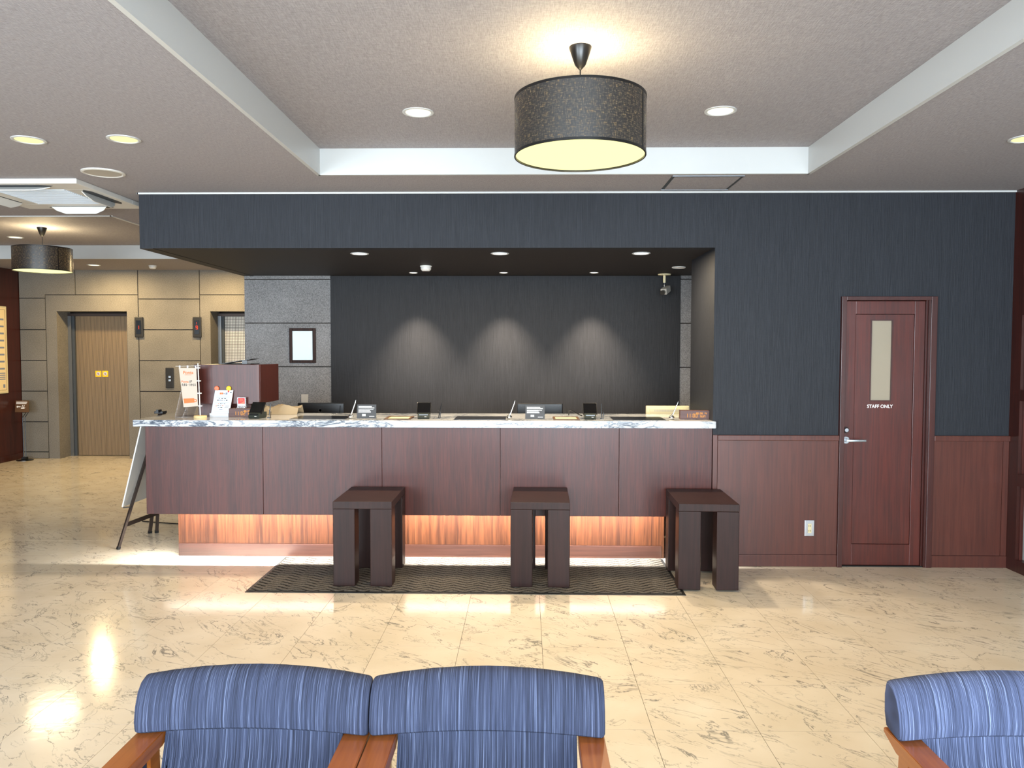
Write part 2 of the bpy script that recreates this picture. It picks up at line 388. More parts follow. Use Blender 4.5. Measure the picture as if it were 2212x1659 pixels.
def text(s, size, mat, parent, loc, rot=(PI/2, 0, 0), width=None, name='lettering', align='CENTER', bold=0):
    cu = bpy.data.curves.new(name, 'FONT'); cu.body = s; cu.size = size; cu.extrude = .0004; cu.align_x = align; cu.resolution_u = 3; cu.offset = bold
    o = bpy.data.objects.new(name, cu); C.objects.link(o); bpy.context.view_layer.update()
    dg = bpy.context.evaluated_depsgraph_get(); me = bpy.data.meshes.new_from_object(o.evaluated_get(dg))
    bpy.data.objects.remove(o); me.materials.clear(); me.materials.append(MT[mat])
    if width and len(me.vertices):
        xs = [v.co.x for v in me.vertices]; k = width/max(1e-6, max(xs)-min(xs))
        for v in me.vertices: v.co.x *= k
    ob = bpy.data.objects.new(name, me); C.objects.link(ob); ob.parent = parent; ob.location = loc; ob.rotation_euler = rot; return ob
SEG = {'0': 'abcdef', '1': 'bc', '2': 'abged', '3': 'abgcd', '4': 'fgbc', '5': 'afgcd', '6': 'afgedc', '7': 'abc', '8': 'abcdefg', '9': 'abcfgd', 'S': 'afgcd', 'U': 'fedcb', 'N': 'efabc'}
def segs(b, s, x, z, w, h, gap, y, t=.0022):
    for ch in s:
        if ch == ':':
            b.box(x+gap*.3, x+gap*.3+t, y, y+.001, z+h*.28, z+h*.28+t); b.box(x+gap*.3, x+gap*.3+t, y, y+.001, z+h*.68, z+h*.68+t); x += gap; continue
        if ch == '-':
            b.box(x, x+t*1.5, y, y+.001, z, z+t); x += gap; continue
        for k in SEG[ch]:
            r = {'a': (0, w, h-t, h), 'g': (0, w, h/2-t/2, h/2+t/2), 'd': (0, w, 0, t), 'b': (w-t, w, h/2, h), 'c': (w-t, w, 0, h/2), 'f': (0, t, h/2, h), 'e': (0, t, 0, h/2)}[k]
            b.box(x+r[0], x+r[1], y, y+.001, z+r[2], z+r[3])
        x += w+gap*.55
def spot(name, parent, loc, power, col, ang, blend=.6, rad=.05, rot=(0, 0, 0)):
    d = bpy.data.lights.new(name, 'SPOT'); d.energy = power; d.color = col; d.spot_size = math.radians(ang); d.spot_blend = blend; d.shadow_soft_size = rad
    o = bpy.data.objects.new(name, d); C.objects.link(o); o.location = loc; o.rotation_euler = rot; o.parent = parent; return o

# ------------------------------------------------------------------ dimensions
XL, XR, YR = -7.47, 3.57, -3.0            # side walls, rear wall
YW, YB, YE = 5.72, 7.85, 11.2             # lobby wall face, alcove wall, lift wall
XH, XS = -2.89, 1.39                      # left end of the header, alcove side wall
ZC, ZT, ZS = 2.78, 2.947, 2.37            # low ceiling, coffer ceiling, soffit
ZCT = 1.088                               # countertop

# ------------------------------------------------------------------ floor
fl = struct('floor', B().box(-8, 6.2, -3.3, 12.2, -.2, -.006), 'joint')
me_t = None
def tile_mesh():
    b = B().box(.001, TS-.001, .001, TS-.001, -.006, 0)
    return b
vis = []; rest = []
for i in range(-18, 13):
    for j in range(-7, 27):
        x = TX0+i*TS; y = TY0+j*TS
        if x < -8 or x+TS > 5.9 or y+TS > 12.1 or y < -3.3: continue
        cx, cy = x+TS/2, y+TS/2
        d = Vector((cx, cy, -1.61)); zz = d.dot(fwd)
        ok = False
        if zz > .8:
            px = 1106+F_PX*d.dot(r2)/zz; py = 829.5-F_PX*d.dot(u2)/zz
            m_ = F_PX*TS*.5/zz
            ok = -m_ < px < 2212+m_ and py < 1659+m_*1.5 and not (cy > 6.0 and cx > -2.7) and not (cy > 5.9 and cx > 1.4) and cx < 3.5
        (vis if ok else rest).append((cy, x, y))
vis.sort(); keep = vis[:298]; rest += vis[298:]
tb = tile_mesh(); tme = bpy.data.meshes.new('tile'); tb.bm.to_mesh(tme); tb.bm.free(); tme.materials.append(MT['floor'])
for _, x, y in keep:
    o = bpy.data.objects.new('tile', tme); C.objects.link(o); o.location = (x, y, 0); o.parent = fl
rb = B()
for _, x, y in rest: rb.box(x+.001, x+TS-.001, y+.001, y+TS-.001, -.006, 0)
o = mk('tile_field', rb, 'floor', fl); o['kind'] = 'stuff'

# ------------------------------------------------------------------ ceiling with two coffers
cf = [(-1.385, 1.86, 1.75, 5.14), (-6.94, -3.62, 6.69, 9.785)]
cb = B()
xs = [-7.7, -6.94, -3.62, -1.385, 1.86, 6.0]; ys = [-3.3, 1.75, 5.14, 6.69, 9.785, 12.0]
for i in range(5):
    for j in range(5):
        cx, cy = (xs[i]+xs[i+1])/2, (ys[j]+ys[j+1])/2
        if any(a < cx < b_ and c < cy < d for a, b_, c, d in cf): continue
        cb.box(xs[i], xs[i+1], ys[j], ys[j+1], ZC, ZC+.3)
for a, b_, c, d in cf: cb.box(a-.01, b_+.01, c-.01, d+.01, ZT, ZT+.12)
ceiling = struct('ceiling', cb, 'ceil')
for k, (a, b_, c, d) in enumerate(cf):
    tb = B()
    for (x0, x1, y0, y1) in ((a-.012, a+.012, c-.012, d+.012), (b_-.012, b_+.012, c-.012, d+.012), (a, b_, c-.012, c+.012), (a, b_, d-.012, d+.012)):
        tb.box(x0, x1, y0, y1, ZC-.006, ZT)
    struct('trim_%d' % (k+1), tb, 'trimw')

# ------------------------------------------------------------------ lobby wall with the staff door, header and soffit
DX0, DX1, DZ = 2.335, 3.0, 2.0
wb = B()
wb.box(XS, DX0, YW, YW+.12, 0, ZC).box(DX1, XR+.12, YW, YW+.12, 0, ZC).box(DX0, DX1, YW, YW+.12, DZ, ZC)
struct('wall_header', B().box(XH, XS, YW, YW+.12, ZS, ZC).box(XH, XH+.1, YW+.12, YB, ZS, ZC), 'navy')
wall_front = struct('wall_front', wb, 'navy')
struct('trim_3', B().box(XH-.01, XR, YW-.012, YW, ZC-.012, ZC).box(XH-.012, XH, YW-.012, YB, ZC-.012, ZC), 'trimw')
struct('ceiling_alcove', B().box(XH+.1, XR, YW+.12, YB+.1, ZS, ZS+.12).box(XH, XH+.1, YW, YB, ZS-.003, ZS), 'soffit')
struct('wall_alcove_side', B().box(XS, XS+.12, YW+.12, 6.52, 0, ZS), 'navy')
# wainscot of the lobby wall
def wains(x0, x1, seams):
    mk('baseboard', B().box(x0, x1, YW-.016, YW, 0, .088, .002), 'wains', wall_front)
    mk('chair_rail', B().box(x0, x1, YW-.026, YW, .945, .985, .004), 'wains', wall_front)
    xx = [x0]+seams+[x1]
    for a, b_ in zip(xx, xx[1:]):
        mk('wainscot_panel', B().box(a+.0015, b_-.0015, YW-.01, YW, .09, .944), 'wains', wall_front)
wains(1.425, 2.318, [])
wains(3.015, XR, [3.525])
mk('corner_post', B().box(XS-.0, 1.424, YW-.012, YW, 0, .985, .002), 'wains', wall_front)

# ------------------------------------------------------------------ staff door
D = bpy.data.objects.new('door_1', None); C.objects.link(D); D.location = (2.66, YW, 0); D['kind'] = 'structure'
def dp(name, b, mat, par=None, **k):
    b.xf(Matrix.Translation((-2.66, -YW, 0))); return mk(name, b, mat, par or D, **k)
dp('door_frame', B().box(2.318, 2.352, YW-.03, YW+.13, 0, 2.01, .002).box(2.968, 3.012, YW-.03, YW+.13, 0, 2.01, .002).box(2.352, 2.968, YW-.03, YW+.13, 1.982, 2.01, .002)
   .box(2.944, 2.968, YW+.0, YW+.03, 0, 1.982).box(2.956, 2.968, YW-.02, YW-.008, 0, 1.982), 'doorf')
LY = YW+.012
# leaf: stiles and rails around a recessed field, which holds the vision pane
dp('door_leaf', B().box(2.354, 2.436, LY, LY+.04, .008, 1.978, .002).box(2.868, 2.943, LY, LY+.04, .008, 1.978, .002)
   .box(2.436, 2.868, LY, LY+.04, .008, .165, .002).box(2.436, 2.868, LY, LY+.04, 1.882, 1.978, .002), 'doorw')
leaf = D.children[-1]
dp('door_panel', B().box(2.439, 2.553, LY+.006, LY+.035, .168, 1.879).box(2.708, 2.865, LY+.006, LY+.035, .168, 1.879)
   .box(2.553, 2.708, LY+.006, LY+.035, .168, 1.24).box(2.553, 2.708, LY+.006, LY+.035, 1.838, 1.879), 'doorw')
dp('pane', B().box(2.553, 2.708, LY+.016, LY+.024, 1.24, 1.838), 'frost')['label'] = 'narrow frosted glass pane'
dp('pane_bead', B().box(2.549, 2.557, LY+.002, LY+.014, 1.236, 1.842).box(2.704, 2.712, LY+.002, LY+.014, 1.236, 1.842).box(2.557, 2.704, LY+.002, LY+.014, 1.834, 1.842).box(2.557, 2.704, LY+.002, LY+.014, 1.236, 1.244), 'doorf')
kn = B(); kn.lathe([(0, -.02), (.014, -.02), (.018, -.012), (.024, -.006), (.024, 0)], 24); kn.xf(Matrix.Translation((2.378, LY, 1.023)) @ Matrix.Rotation(-PI/2, 4, 'X'))
dp('deadbolt', kn, 'steel', smooth=True)
hb = B().cyl(2.378, .948, LY-.01, LY, .026, axis='y').cyl(2.378, .948, LY-.045, LY-.01, .012, axis='y').box(2.37, 2.51, LY-.052, LY-.038, .938, .956, .004)
dp('door_handle', hb, 'steel', smooth=True)
_t = text('STAFF ONLY', .036, 'inkw', D, (2.628-2.66, LY-YW+.0055, 1.187), width=.19, bold=.0005)
dp('threshold', B().box(2.352, 2.968, YW-.01, YW+.08, 0, .006), 'rubber')
# dark floor gap and corridor wall behind the door so nothing leaks
struct('wall_corridor', B().box(1.51, XR, 6.9, 7.0, 0, ZS), 'soffit')

# ------------------------------------------------------------------ alcove back wall: stone panels either side of a papered panel
wa = struct('wall_alcove', B().box(XH, XR+.1, YB, YB+.12, 0, ZC), 'joint')
zj = [0, .1, .545, .992, 1.441, 1.888, 2.333, ZS+.02]
for (x0, x1) in ((XH, -1.998), (1.558, 2.6)):
    for a, b_ in zip(zj, zj[1:]):
        mk('stone_panel', B().box(x0+.003, x1-.003, YB-.016, YB, a+.005, b_-.005, .0015), 'stoneg', wa)
mk('papered_panel', B().box(-1.998, 1.558, YB-.03, YB, 0, ZS-.004), 'navy_shaded', wa)

# ------------------------------------------------------------------ lift lobby wall
we = struct('wall_back', B().box(XL, -7.06, YE+.012, YE+.5, 0, ZC+.01).box(-5.72, -4.77, YE+.012, YE+.5, 0, ZC+.01).box(-3.44, XH, YE+.012, YE+.5, 0, ZC+.01)
            .box(-7.06, -5.72, YE+.012, YE+.5, 2.40, ZC+.01).box(-4.77, -3.44, YE+.012, YE+.5, 2.40, ZC+.01).box(XL, XH, YE+.5, YE+.6, 0, ZC+.01), 'joint')
G = .006
def sp(x0, x1, z0, z1, y0=YE, y1=YE+.013):
    mk('stone_panel', B().box(x0+G, x1-G, y0, y1, z0+G, z1-G, .0015), 'stoneh', we)
zl = [0, .098, .546, 1.0, 1.452, 1.909, 2.371]
for a, b_ in zip(zl, zl[1:]): sp(XL, -7.08, a, b_)
# upper left: two panels stepping around the surround
sp(XL, -6.63, 2.419, ZC+.01); sp(XL, -7.08, 2.371, 2.419+2*G)
sp(-6.63, -5.70, 2.419, ZC+.01)
for a, b_ in zip([0, .098, .546, 1.0, 1.452, 1.909, 2.358], [.098, .546, 1.0, 1.452, 1.909, 2.358, ZC+.01]): sp(-5.70, -4.79, a, b_)
sp(-4.79, XH, 2.419, ZC+.01)
for (sx0, sx1, ox0, ox1) in ((-7.08, -5.70, -6.915, -5.87), (-4.79, -3.42, -4.635, -3.59)):
    b = B().box(sx0+G, ox0, YE, YE+.34, 0, 2.419-G).box(ox1, sx1-G, YE, YE+.3, 0, 2.419-G).box(ox0, ox1, YE, YE+.3, 2.18, 2.419-G)
    mk('lift_surround', b, 'stoneh', we)
for a, b_ in zip(zl, zl[1:]+[2.419]): sp(-3.42, XH, a, b_)
def lift(n, ox0, ox1, pat, hallmat):
    d = bpy.data.objects.new('door_%d' % n, None); C.objects.link(d); cx = (ox0+ox1)/2; d.location = (cx, YE+.3, 0); d['kind'] = 'structure'
    w = (ox1-ox0)/2
    def q(name, b, m_, **k): return mk(name, b, m_, d, **k)
    q('jamb', B().box(-w-.0, -w+.05, -.03, .06, 0, 2.12).box(w-.05, w, -.03, .06, 0, 2.12), 'steel')
    q('jamb_reveal', B().box(-w+.05, -w+.085, .0, .06, 0, 2.12).box(w-.085, w-.05, .0, .06, 0, 2.12), 'duct')
    q('lintel', B().box(-w, w, -.03, .06, 2.12, 2.16), 'bronze')
    q('sliding_leaf', B().box(-w+.085, -.0012, .03, .06, .006, 2.12), pat)
    q('sliding_leaf', B().box(.0012, w-.085, .03, .06, .006, 2.12), pat)
    if n == 2:
        for s_ in (-1, 1):
            c = s_*.0535-.052
            st = q('sticker', B().box(c-.045, c+.045, .0275, .03, 1.205, 1.295, .0015), 'yellow'); st['label'] = 'square yellow warning sticker'
            e = B(); e.cyl(c, 1.25, .0262, .0275, .029, axis='y'); mk('sticker_print', e, 'paper', st)
            e = B(); e.beam((c-.014, .0257, 1.265), (c+.014, .0257, 1.235), .006, .0008, up=(0, 1, 0)); mk('sticker_print', e, 'red', st)
            mk('sticker_hand', B().box(c-.009, c+.007, .0256, .0262, 1.236, 1.262), 'inkg', st)
    return d
lift(2, -6.915, -5.87, 'rib', 'stoneh'); lift(3, -4.635, -3.59, 'grid', 'stoneh')
struct('wall_hall_side', B().box(XH, XH+.12, YB+.12, YE+.6, 0, ZC), 'stoneh')
# cover the visible end of the alcove wall
# ------------------------------------------------------------------ left, right and rear walls
wl = struct('wall_left', B().box(XL-.15, XL-.012, -3.2, YE+.6, 0, ZC), 'joint')
y = YR
while y < YE-.01:
    y2 = min(y+1.22, YE)
    mk('veneer_panel', B().box(XL-.012, XL, y+.001, y2-.001, .09, ZC-.002), 'darkwood', wl); y = y2
mk('baseboard', B().box(XL-.012, XL+.01, YR, YE, 0, .09, .002), 'darkwood', wl)
# right: mahogany lattice with glass
wr = struct('wall_right', B().box(XR, XR+.1, 5.605, YW, 0, ZC), 'darkwood')
py = [5.605, 4.55, 3.6, 2.65, 1.7, .75, -.2, -1.15, -2.1, -3.0]
for k, (a, b_) in enumerate(zip(py, py[1:])):
    p = a-.06
    mk('post', B().box(XR-.012, XR+.1, b_, b_+.11, 0, ZC, .003), 'darkwood', wr)
    for z0, z1 in ((0, .09), (.63, .72), (1.25, 1.33), (1.87, 2.15), (2.72, ZC)):
        mk('rail', B().box(XR, XR+.1, b_+.11, a, z0, z1, .003), 'darkwood', wr)
    for z0, z1 in ((.09, .63), (.72, 1.25), (1.33, 1.87), (2.15, 2.72)):
        mk('pane', B().box(XR+.045, XR+.053, b_+.112, a-.002, z0+.002, z1-.002), 'glass', wr)
        mk('pane_bead', B().box(XR+.02, XR+.044, a-.014, a-.001, z0, z1).box(XR+.02, XR+.044, b_+.111, b_+.125, z0, z1), 'wood', wr)
struct('wall_side_room', B().box(5.6, 5.7, -3.2, 5.9, 0, ZC).box(XR+.12, 5.6, YW, YW+.12, 0, ZC), 'darkwood')
# rear wall with openings that let the daylight in
wz = B().box(-7.7, -6.85, YR-.15, YR, 0, ZC).box(-2.35, -1.45, YR-.15, YR, 0, ZC).box(3.25, 5.7, YR-.15, YR, 0, ZC)
wz.box(-6.85, -2.35, YR-.15, YR, 0, .3).box(-6.85, -2.35, YR-.15, YR, 2.68, ZC).box(-1.45, 3.25, YR-.15, YR, 2.68, ZC)
struct('wall_rear', wz, 'navy')
for n, (a, b_, z0) in enumerate(((-6.85, -2.35, .3), (-1.45, 3.25, 0))):
    f = B(); k = 3
    for i in range(k+1):
        x = a+(b_-a)*i/k; f.box(x-.03, x+.03, YR-.12, YR-.06, z0, 2.68)
    f.box(a, b_, YR-.12, YR-.06, z0, z0+.05).box(a, b_, YR-.12, YR-.06, 2.63, 2.68)
    struct('window_%d' % (n+1), f, 'alu')

# ------------------------------------------------------------------ reception counter
CX0, CX1, YC, PB = -2.872, 1.385, 5.708, .37
ct = thing('reception_counter', 'long reddish-brown veneered reception counter with a lit recessed base', 'counter', (-.75, YC, 0))
def cp(name, b, mat, **k):
    b.xf(Matrix.Translation((.75, -YC, 0))); return mk(name, b, mat, ct, **k)
js = [CX0, -1.981, -1.082, -.192, .694, CX1]
for a, b_ in zip(js, js[1:]): cp('front_panel', B().box(a+.0012, b_-.0012, YC, YC+.024, PB, 1.036, .0018), 'wood')
for a in js[1:-1]: cp('seam_light_stop', B().box(a-.012, a+.012, YC+.0242, YC+.028, PB, .49), 'darkwood')  # unseen strips added to block strip light leaking through the seams
cp('end_panel', B().box(CX0, CX0+.02, YC+.025, 6.33, PB, 1.036, .001), 'wood')
cp('carcass', B().box(CX0+.02, CX1, YC+.06, 6.30, .47, 1.03).box(CX0+.02, CX1, YC+.024, YC+.06, .49, 1.03), 'darkwood')
cp('carcass_bottom', B().box(CX0+.02, CX1, YC+.20, 6.30, PB+.01, .47), 'trimw')
PY = 5.905; PX0, PX1 = -2.72, 1.05
pj = [PX0, -1.82, -.92, -.02, PX1]
for a, b_ in zip(pj, pj[1:]):
    cp('plinth_panel', B().box(a+.001, b_-.001, PY, PY+.02, .1, PB+.01), 'woodp')
cp('plinth_core', B().box(PX0+.002, PX1, PY+.02, 6.28, 0, PB+.01), 'darkwood')
for a, b_ in zip([PX0, -1.35, -.1], [-1.35, -.1, PX1]): cp('kickboard', B().box(a+.0006, b_-.0006, PY-.008, PY+.02, 0, .098, .0015), 'woodkick')
cp('plinth_return', B().box(PX0-.001, PX0+.02, PY-.001, 6.28, 0, PB+.01), 'woodp')
cp('plinth_return', B().box(PX1, PX1+.02, PY, 6.28, 0, PB+.01), 'woodp')
cp('side_support', B().box(1.365, CX1, YC+.03, 6.3, 0, PB), 'wood')
cp('light_strip', B().box(PX0+.03, PX1-.02, YC+.032, YC+.05, .458, .466), 'strip')
st = area('strip_light', (0, 0, 0), (0, 0, 0), PX1-PX0-.05, .012, 190, (1, .96, .88)); st.parent = ct
st.location = ((PX0+PX1)/2+.75, .042, .452); st.rotation_euler = (0, 0, 0)

mt = thing('marble_countertop', 'white marble countertop with grey veins on the reception counter', 'countertop', (-.75, 5.67, 1.037))
mk('marble_slab', B().box(-2.195, -.818, 0, .675, 0, ZCT-1.037, .006), 'marble', mt)
sb = B().prism([(-.8172, 0), (2.148, 0), (2.155, .007), (2.155, .046), (2.138, .046), (2.138, .675), (-.8172, .675)], 0, ZCT-1.037, 'z')
bmesh.ops.bevel(sb.bm, geom=sb.bm.edges[:], offset=.003, segments=2, affect='EDGES'); mk('marble_slab', sb, 'marble', mt)

# staff worktop behind the counter
dk = thing('work_desk', 'low brown worktop behind the reception counter', 'desk', (-.6, 6.9, 0))
mk('desk_top', B().box(-2.0, 1.95, -.45, .35, .70, .73, .003), 'wood', dk)
mk('desk_panel', B().box(-2.0, 1.95, .28, .30, 0, .70), 'darkwood', dk)
for x in (-1.95, 0, 1.9): mk('desk_support', B().box(x, x+.03, -.4, .28, 0, .70), 'darkwood', dk)

# ------------------------------------------------------------------ stools
def stool(x0, y0, label, rz=0):
    t = thing('stool', label, 'stool', (x0+.2, y0+.285, 0), rz, 'block stools at the counter')
    mk('seat', B().box(-.2, .2, -.285, .285, .54, .59, .003), 'stool', t)
    for sx in (-1, 1):
        for sy in (-1, 1):
            k = .052 if sy < 0 else .036; xa, xb = (-.2, -k) if sx < 0 else (k, .2); ya, yb = (-.285, -.155) if sy < 0 else (.155, .285)
            lg = mk('leg', B().box(xa, xb, ya, yb, .012, .539, .004), 'stool', t)
            mk('foot_glide', B().cyl((xa+xb)/2, (ya+yb)/2, .006 if rz == 0 else .0, .012, .02, n=16), 'rubber', lg)
    return t
s1 = stool(-1.305, 5.115, 'dark brown slab-legged stool on the mat, nearest the left end of the counter')
s2 = dup(s1, (-.098+.2, 5.12+.285, 0), -.02, 'dark brown slab-legged stool on the mat, middle one of the three')
s3 = dup(s1, (1.028+.2, 5.085+.285, 0), -.03, 'dark brown slab-legged stool half off the mat, beside the wainscot wall')

# ------------------------------------------------------------------ entrance mat with raised chevron pile
mat_t = thing('floor_mat', 'long charcoal chevron-pattern floor mat with black rubber edge before the counter', 'mat', (-.407, 5.44, 0))
MW, MD = 2.925, .875
mk('rubber_border', B().box(-MW/2, MW/2, -MD/2, MD/2, 0, .004, .0015), 'rubber', mat_t)
b = B(); nx, ny = 640, 200; vv = []
for j in range(ny+1):
    row = []
    for i in range(nx+1):
        x = -MW/2+.02+(MW-.04)*i/nx; yy = -MD/2+.02+(MD-.04)*j/ny
        ph = (abs(((x/.17) % 1)-.5)*.11+yy)/.052
        z = .004+.007*max(0, min(1, .95+1.1*math.sin(2*PI*ph)))+random.uniform(-.0012, .0012)
        if i in (0, nx) or j in (0, ny): z = .003
        row.append(b.bm.verts.new((x, yy, z)))
    vv.append(row)
for j in range(ny):
    for i in range(nx): b.bm.faces.new((vv[j][i], vv[j][i+1], vv[j+1][i+1], vv[j+1][i]))
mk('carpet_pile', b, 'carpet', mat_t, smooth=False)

# ------------------------------------------------------------------ lamps
def downlight(x, y, zc, r, label, grp, col='warm', power=22, ang=130, wide=0):
    t = thing('downlight', label, 'ceiling light', (x, y, zc), 0, grp)
    mk('trim_ring', B().lathe([(r*.80, .002), (r*.80, -.003), (r*.86, -.006), (r, -.004), (r, .0)], 40), 'trimw', t, smooth=True)
    mk('diffuser', B().lathe([(0, -.0015), (r*.8, -.0015), (r*.8, .001), (0, .001)], 40), {'warm': 'lamp', 'yellow': 'lampy', 'white': 'lampw'}[col], t)
    if wide:
        a = area('bulb', (0, 0, -.012), (0, 0, 0), r*1.6, r*1.6, wide, (1, .74, .38) if col != 'white' else (1, .8, .55)); a.data.shape = 'DISK'; a.parent = t; return t
    spot('bulb', t, (0, 0, -.02), power, (1, .76, .42) if col != 'white' else (1, .8, .56), ang, 1, r*.6)
    return t
R1 = .088
WRM = (1, .78, .45)
downlight(-.61, 4.36, ZT, R1, 'round recessed ceiling light left of the near drum lamp, in the raised ceiling', 'downlights in the raised ceiling', power=40)
downlight(1.08, 4.36, ZT, R1, 'round recessed ceiling light right of the near drum lamp, in the raised ceiling', 'downlights in the raised ceiling', power=40)
downlight(-.61, 2.55, ZT, R1, 'unseen added ceiling light in the raised ceiling above the frame, left', 'downlights in the raised ceiling', power=40)  # unseen near pair, added to brighten the foreground
downlight(1.08, 2.55, ZT, R1, 'unseen added ceiling light in the raised ceiling above the frame, right', 'downlights in the raised ceiling', power=40)
downlight(-2.775, 4.28, ZC, R1, 'round recessed ceiling light at the far left, outer one of the left pair', 'downlights in the low ceiling', 'yellow', power=16)
downlight(-2.235, 4.27, ZC, R1, 'round recessed ceiling light, inner one of the left pair, near the white trim', 'downlights in the low ceiling', 'yellow', power=16)
downlight(2.75, 4.33, ZC, R1, 'round recessed ceiling light cut by the right edge, above the staff door', 'downlights in the low ceiling', 'yellow', power=16)
downlight(-6.07, 9.07, ZT, R1, 'round ceiling light left of the far drum lamp, in the far raised ceiling', 'downlights before the lifts', power=20)
downlight(-4.45, 9.07, ZT, R1, 'round ceiling light of the far raised ceiling hidden behind the dark header', 'downlights before the lifts', power=20)
downlight(-5.96, 10.52, ZC, R1, 'round ceiling light over the left lift doors', 'downlights over the lifts', wide=36)
downlight(-4.35, 10.52, ZC, R1, 'round ceiling light over the right lift doors, half cut by the header', 'downlights over the lifts', wide=36)
for x, s_ in ((-1.31, 'left'), (-.208, 'middle'), (.895, 'right')):
    downlight(x, 6.04, ZS, .072, 'round light in the dark soffit over the counter, %s of the front three' % s_, 'soffit lights over the counter', 'white', wide=26)
for x, s_ in ((-1.106, 'left'), (-.222, 'middle'), (.659, 'right')):
    t = thing('accent_light', 'tiny wall-washing spotlight at the back of the soffit, %s one' % s_, 'ceiling light', (x, 7.53, ZS), 0, 'small wall-wash lights')
    mk('trim_ring', B().lathe([(.034, .002), (.034, -.002), (.044, -.003), (.044, 0)], 28), 'plastic', t, smooth=True)
    mk('diffuser', B().lathe([(0, -.001), (.034, -.001), (.034, .001), (0, .001)], 28), 'lampw', t)
    spot('bulb', t, (0, 0, -.01), 430, (1, .84, .66), 74, 1, .02, rot=(0, 0, 0))

def drum(loc, label, dif=10):
    t = thing('drum_pendant_lamp', label, 'pendant lamp', loc, 0, 'black drum pendant lamps')
    mk('canopy', B().lathe([(0, 0), (.05, 0), (.05, -.004), (.024, -.078), (.006, -.098), (0, -.098)], 32), 'black', t, smooth=True)
    mk('cord', B().cyl(0, 0, -.26, -.095, .003, n=10), 'black', t)
    sh = mk('shade', B().lathe([(.290, -.476), (.290, -.226), (.2865, -.226), (.2865, -.476), (.290, -.476)], 96), 'shade', t, smooth=True)
    mk('shade_rim', B().lathe([(.285, -.478), (.2915, -.478), (.2915, -.468), (.285, -.468), (.285, -.478)], 96).lathe([(.285, -.232), (.2915, -.232), (.2915, -.222), (.285, -.222), (.285, -.232)], 96), 'black', sh, smooth=True)
    mk('shade_seam', B().box(-.004, .004, -.2925, -.2895, -.47, -.23).xf(Matrix.Rotation(math.radians(62), 4, 'Z')), 'black', sh)
    mk('diffuser', B().lathe([(0, -.470), (.2845, -.470), (.2845, -.467), (0, -.467)], 64), 'drum', t)
    fr = B()
    for k in range(3):
        a = k*2*PI/3; fr.tube([(0, 0, -.26), (.287*math.cos(a), .287*math.sin(a), -.235)], .002, 6)
    mk('spider_frame', fr, 'black', t)
    mk('bulb', B().lathe([(0, -.37), (.02, -.365), (.035, -.335), (.03, -.30), (.013, -.28), (.013, -.26), (0, -.26)], 20), 'lamp', t, smooth=True)
    d = bpy.data.lights.new('bulb_light', 'POINT'); d.energy = 60; d.color = WRM; d.shadow_soft_size = .04
    o = bpy.data.objects.new('bulb_light', d); C.objects.link(o); o.location = (0, 0, -.30); o.parent = t
    # light leaving the opal diffuser at the bottom of the drum
    a = area('diffuser_light', (0, 0, -.474), (0, 0, 0), .5, .5, dif, (1, .82, .5)); a.data.shape = 'DISK'; a.parent = t
    return t
drum((.236, 3.45, ZT), 'large black drum pendant lamp near the top of the picture', 20)
d2 = drum((-5.30, 8.36, ZT), 'smaller-looking far black drum pendant lamp before the lifts')

# ------------------------------------------------------------------ other ceiling fittings
def speaker(x, y, z, r, label):
    t = thing('ceiling_speaker', label, 'speaker', (x, y, z), 0, None)
    mk('rim', B().lathe([(r*.84, -.006), (r*.9, -.010), (r, -.006), (r, 0)], 40), 'plastic', t, smooth=True)
    mk('grille', B().lathe([(0, -.007), (r*.84, -.006)], 40), 'greyplate', t); return t
speaker(-2.79, 5.06, ZC, .132, 'round flat pale ceiling speaker left, beside the air conditioner')
speaker(1.385, 7.04, ZS, .062, 'small round ceiling speaker at the right of the dark soffit')
def smoke(x, y, z, label):
    t = thing('smoke_detector', label, 'detector', (x, y, z), 0, None)
    mk('mount_plate', B().lathe([(0, -.012), (.05, -.012), (.053, -.008), (.053, 0)], 32), 'plastic', t, smooth=True)
    mk('sensor_head', B().lathe([(.047, -.012), (.047, -.03), (.034, -.046), (.0, -.048)], 32), 'plastic', t, smooth=True)
smoke(-.905, 6.93, ZS, 'white round smoke detector under the dark soffit')
smoke(-5.18, 10.60, ZC, 'white round smoke detector on the ceiling before the lifts')
hx, hy = 1.215, 5.42
t = thing('access_hatch', 'square metal-edged inspection hatch in the ceiling above the counter', 'ceiling hatch', (hx, hy, ZC))
for y_ in (-.225, .21): mk('frame_bar', B().box(-.24, .24, y_, y_+.015, -.008, 0), 'alu', t)
for x_ in (-.24, .222): mk('side_gap', B().box(x_, x_+.018, -.21, .21, -.004, 0), 'duct', t)
mk('hatch_lid', B().box(-.22, .22, -.208, .208, -.006, 0), 'ceil', t)

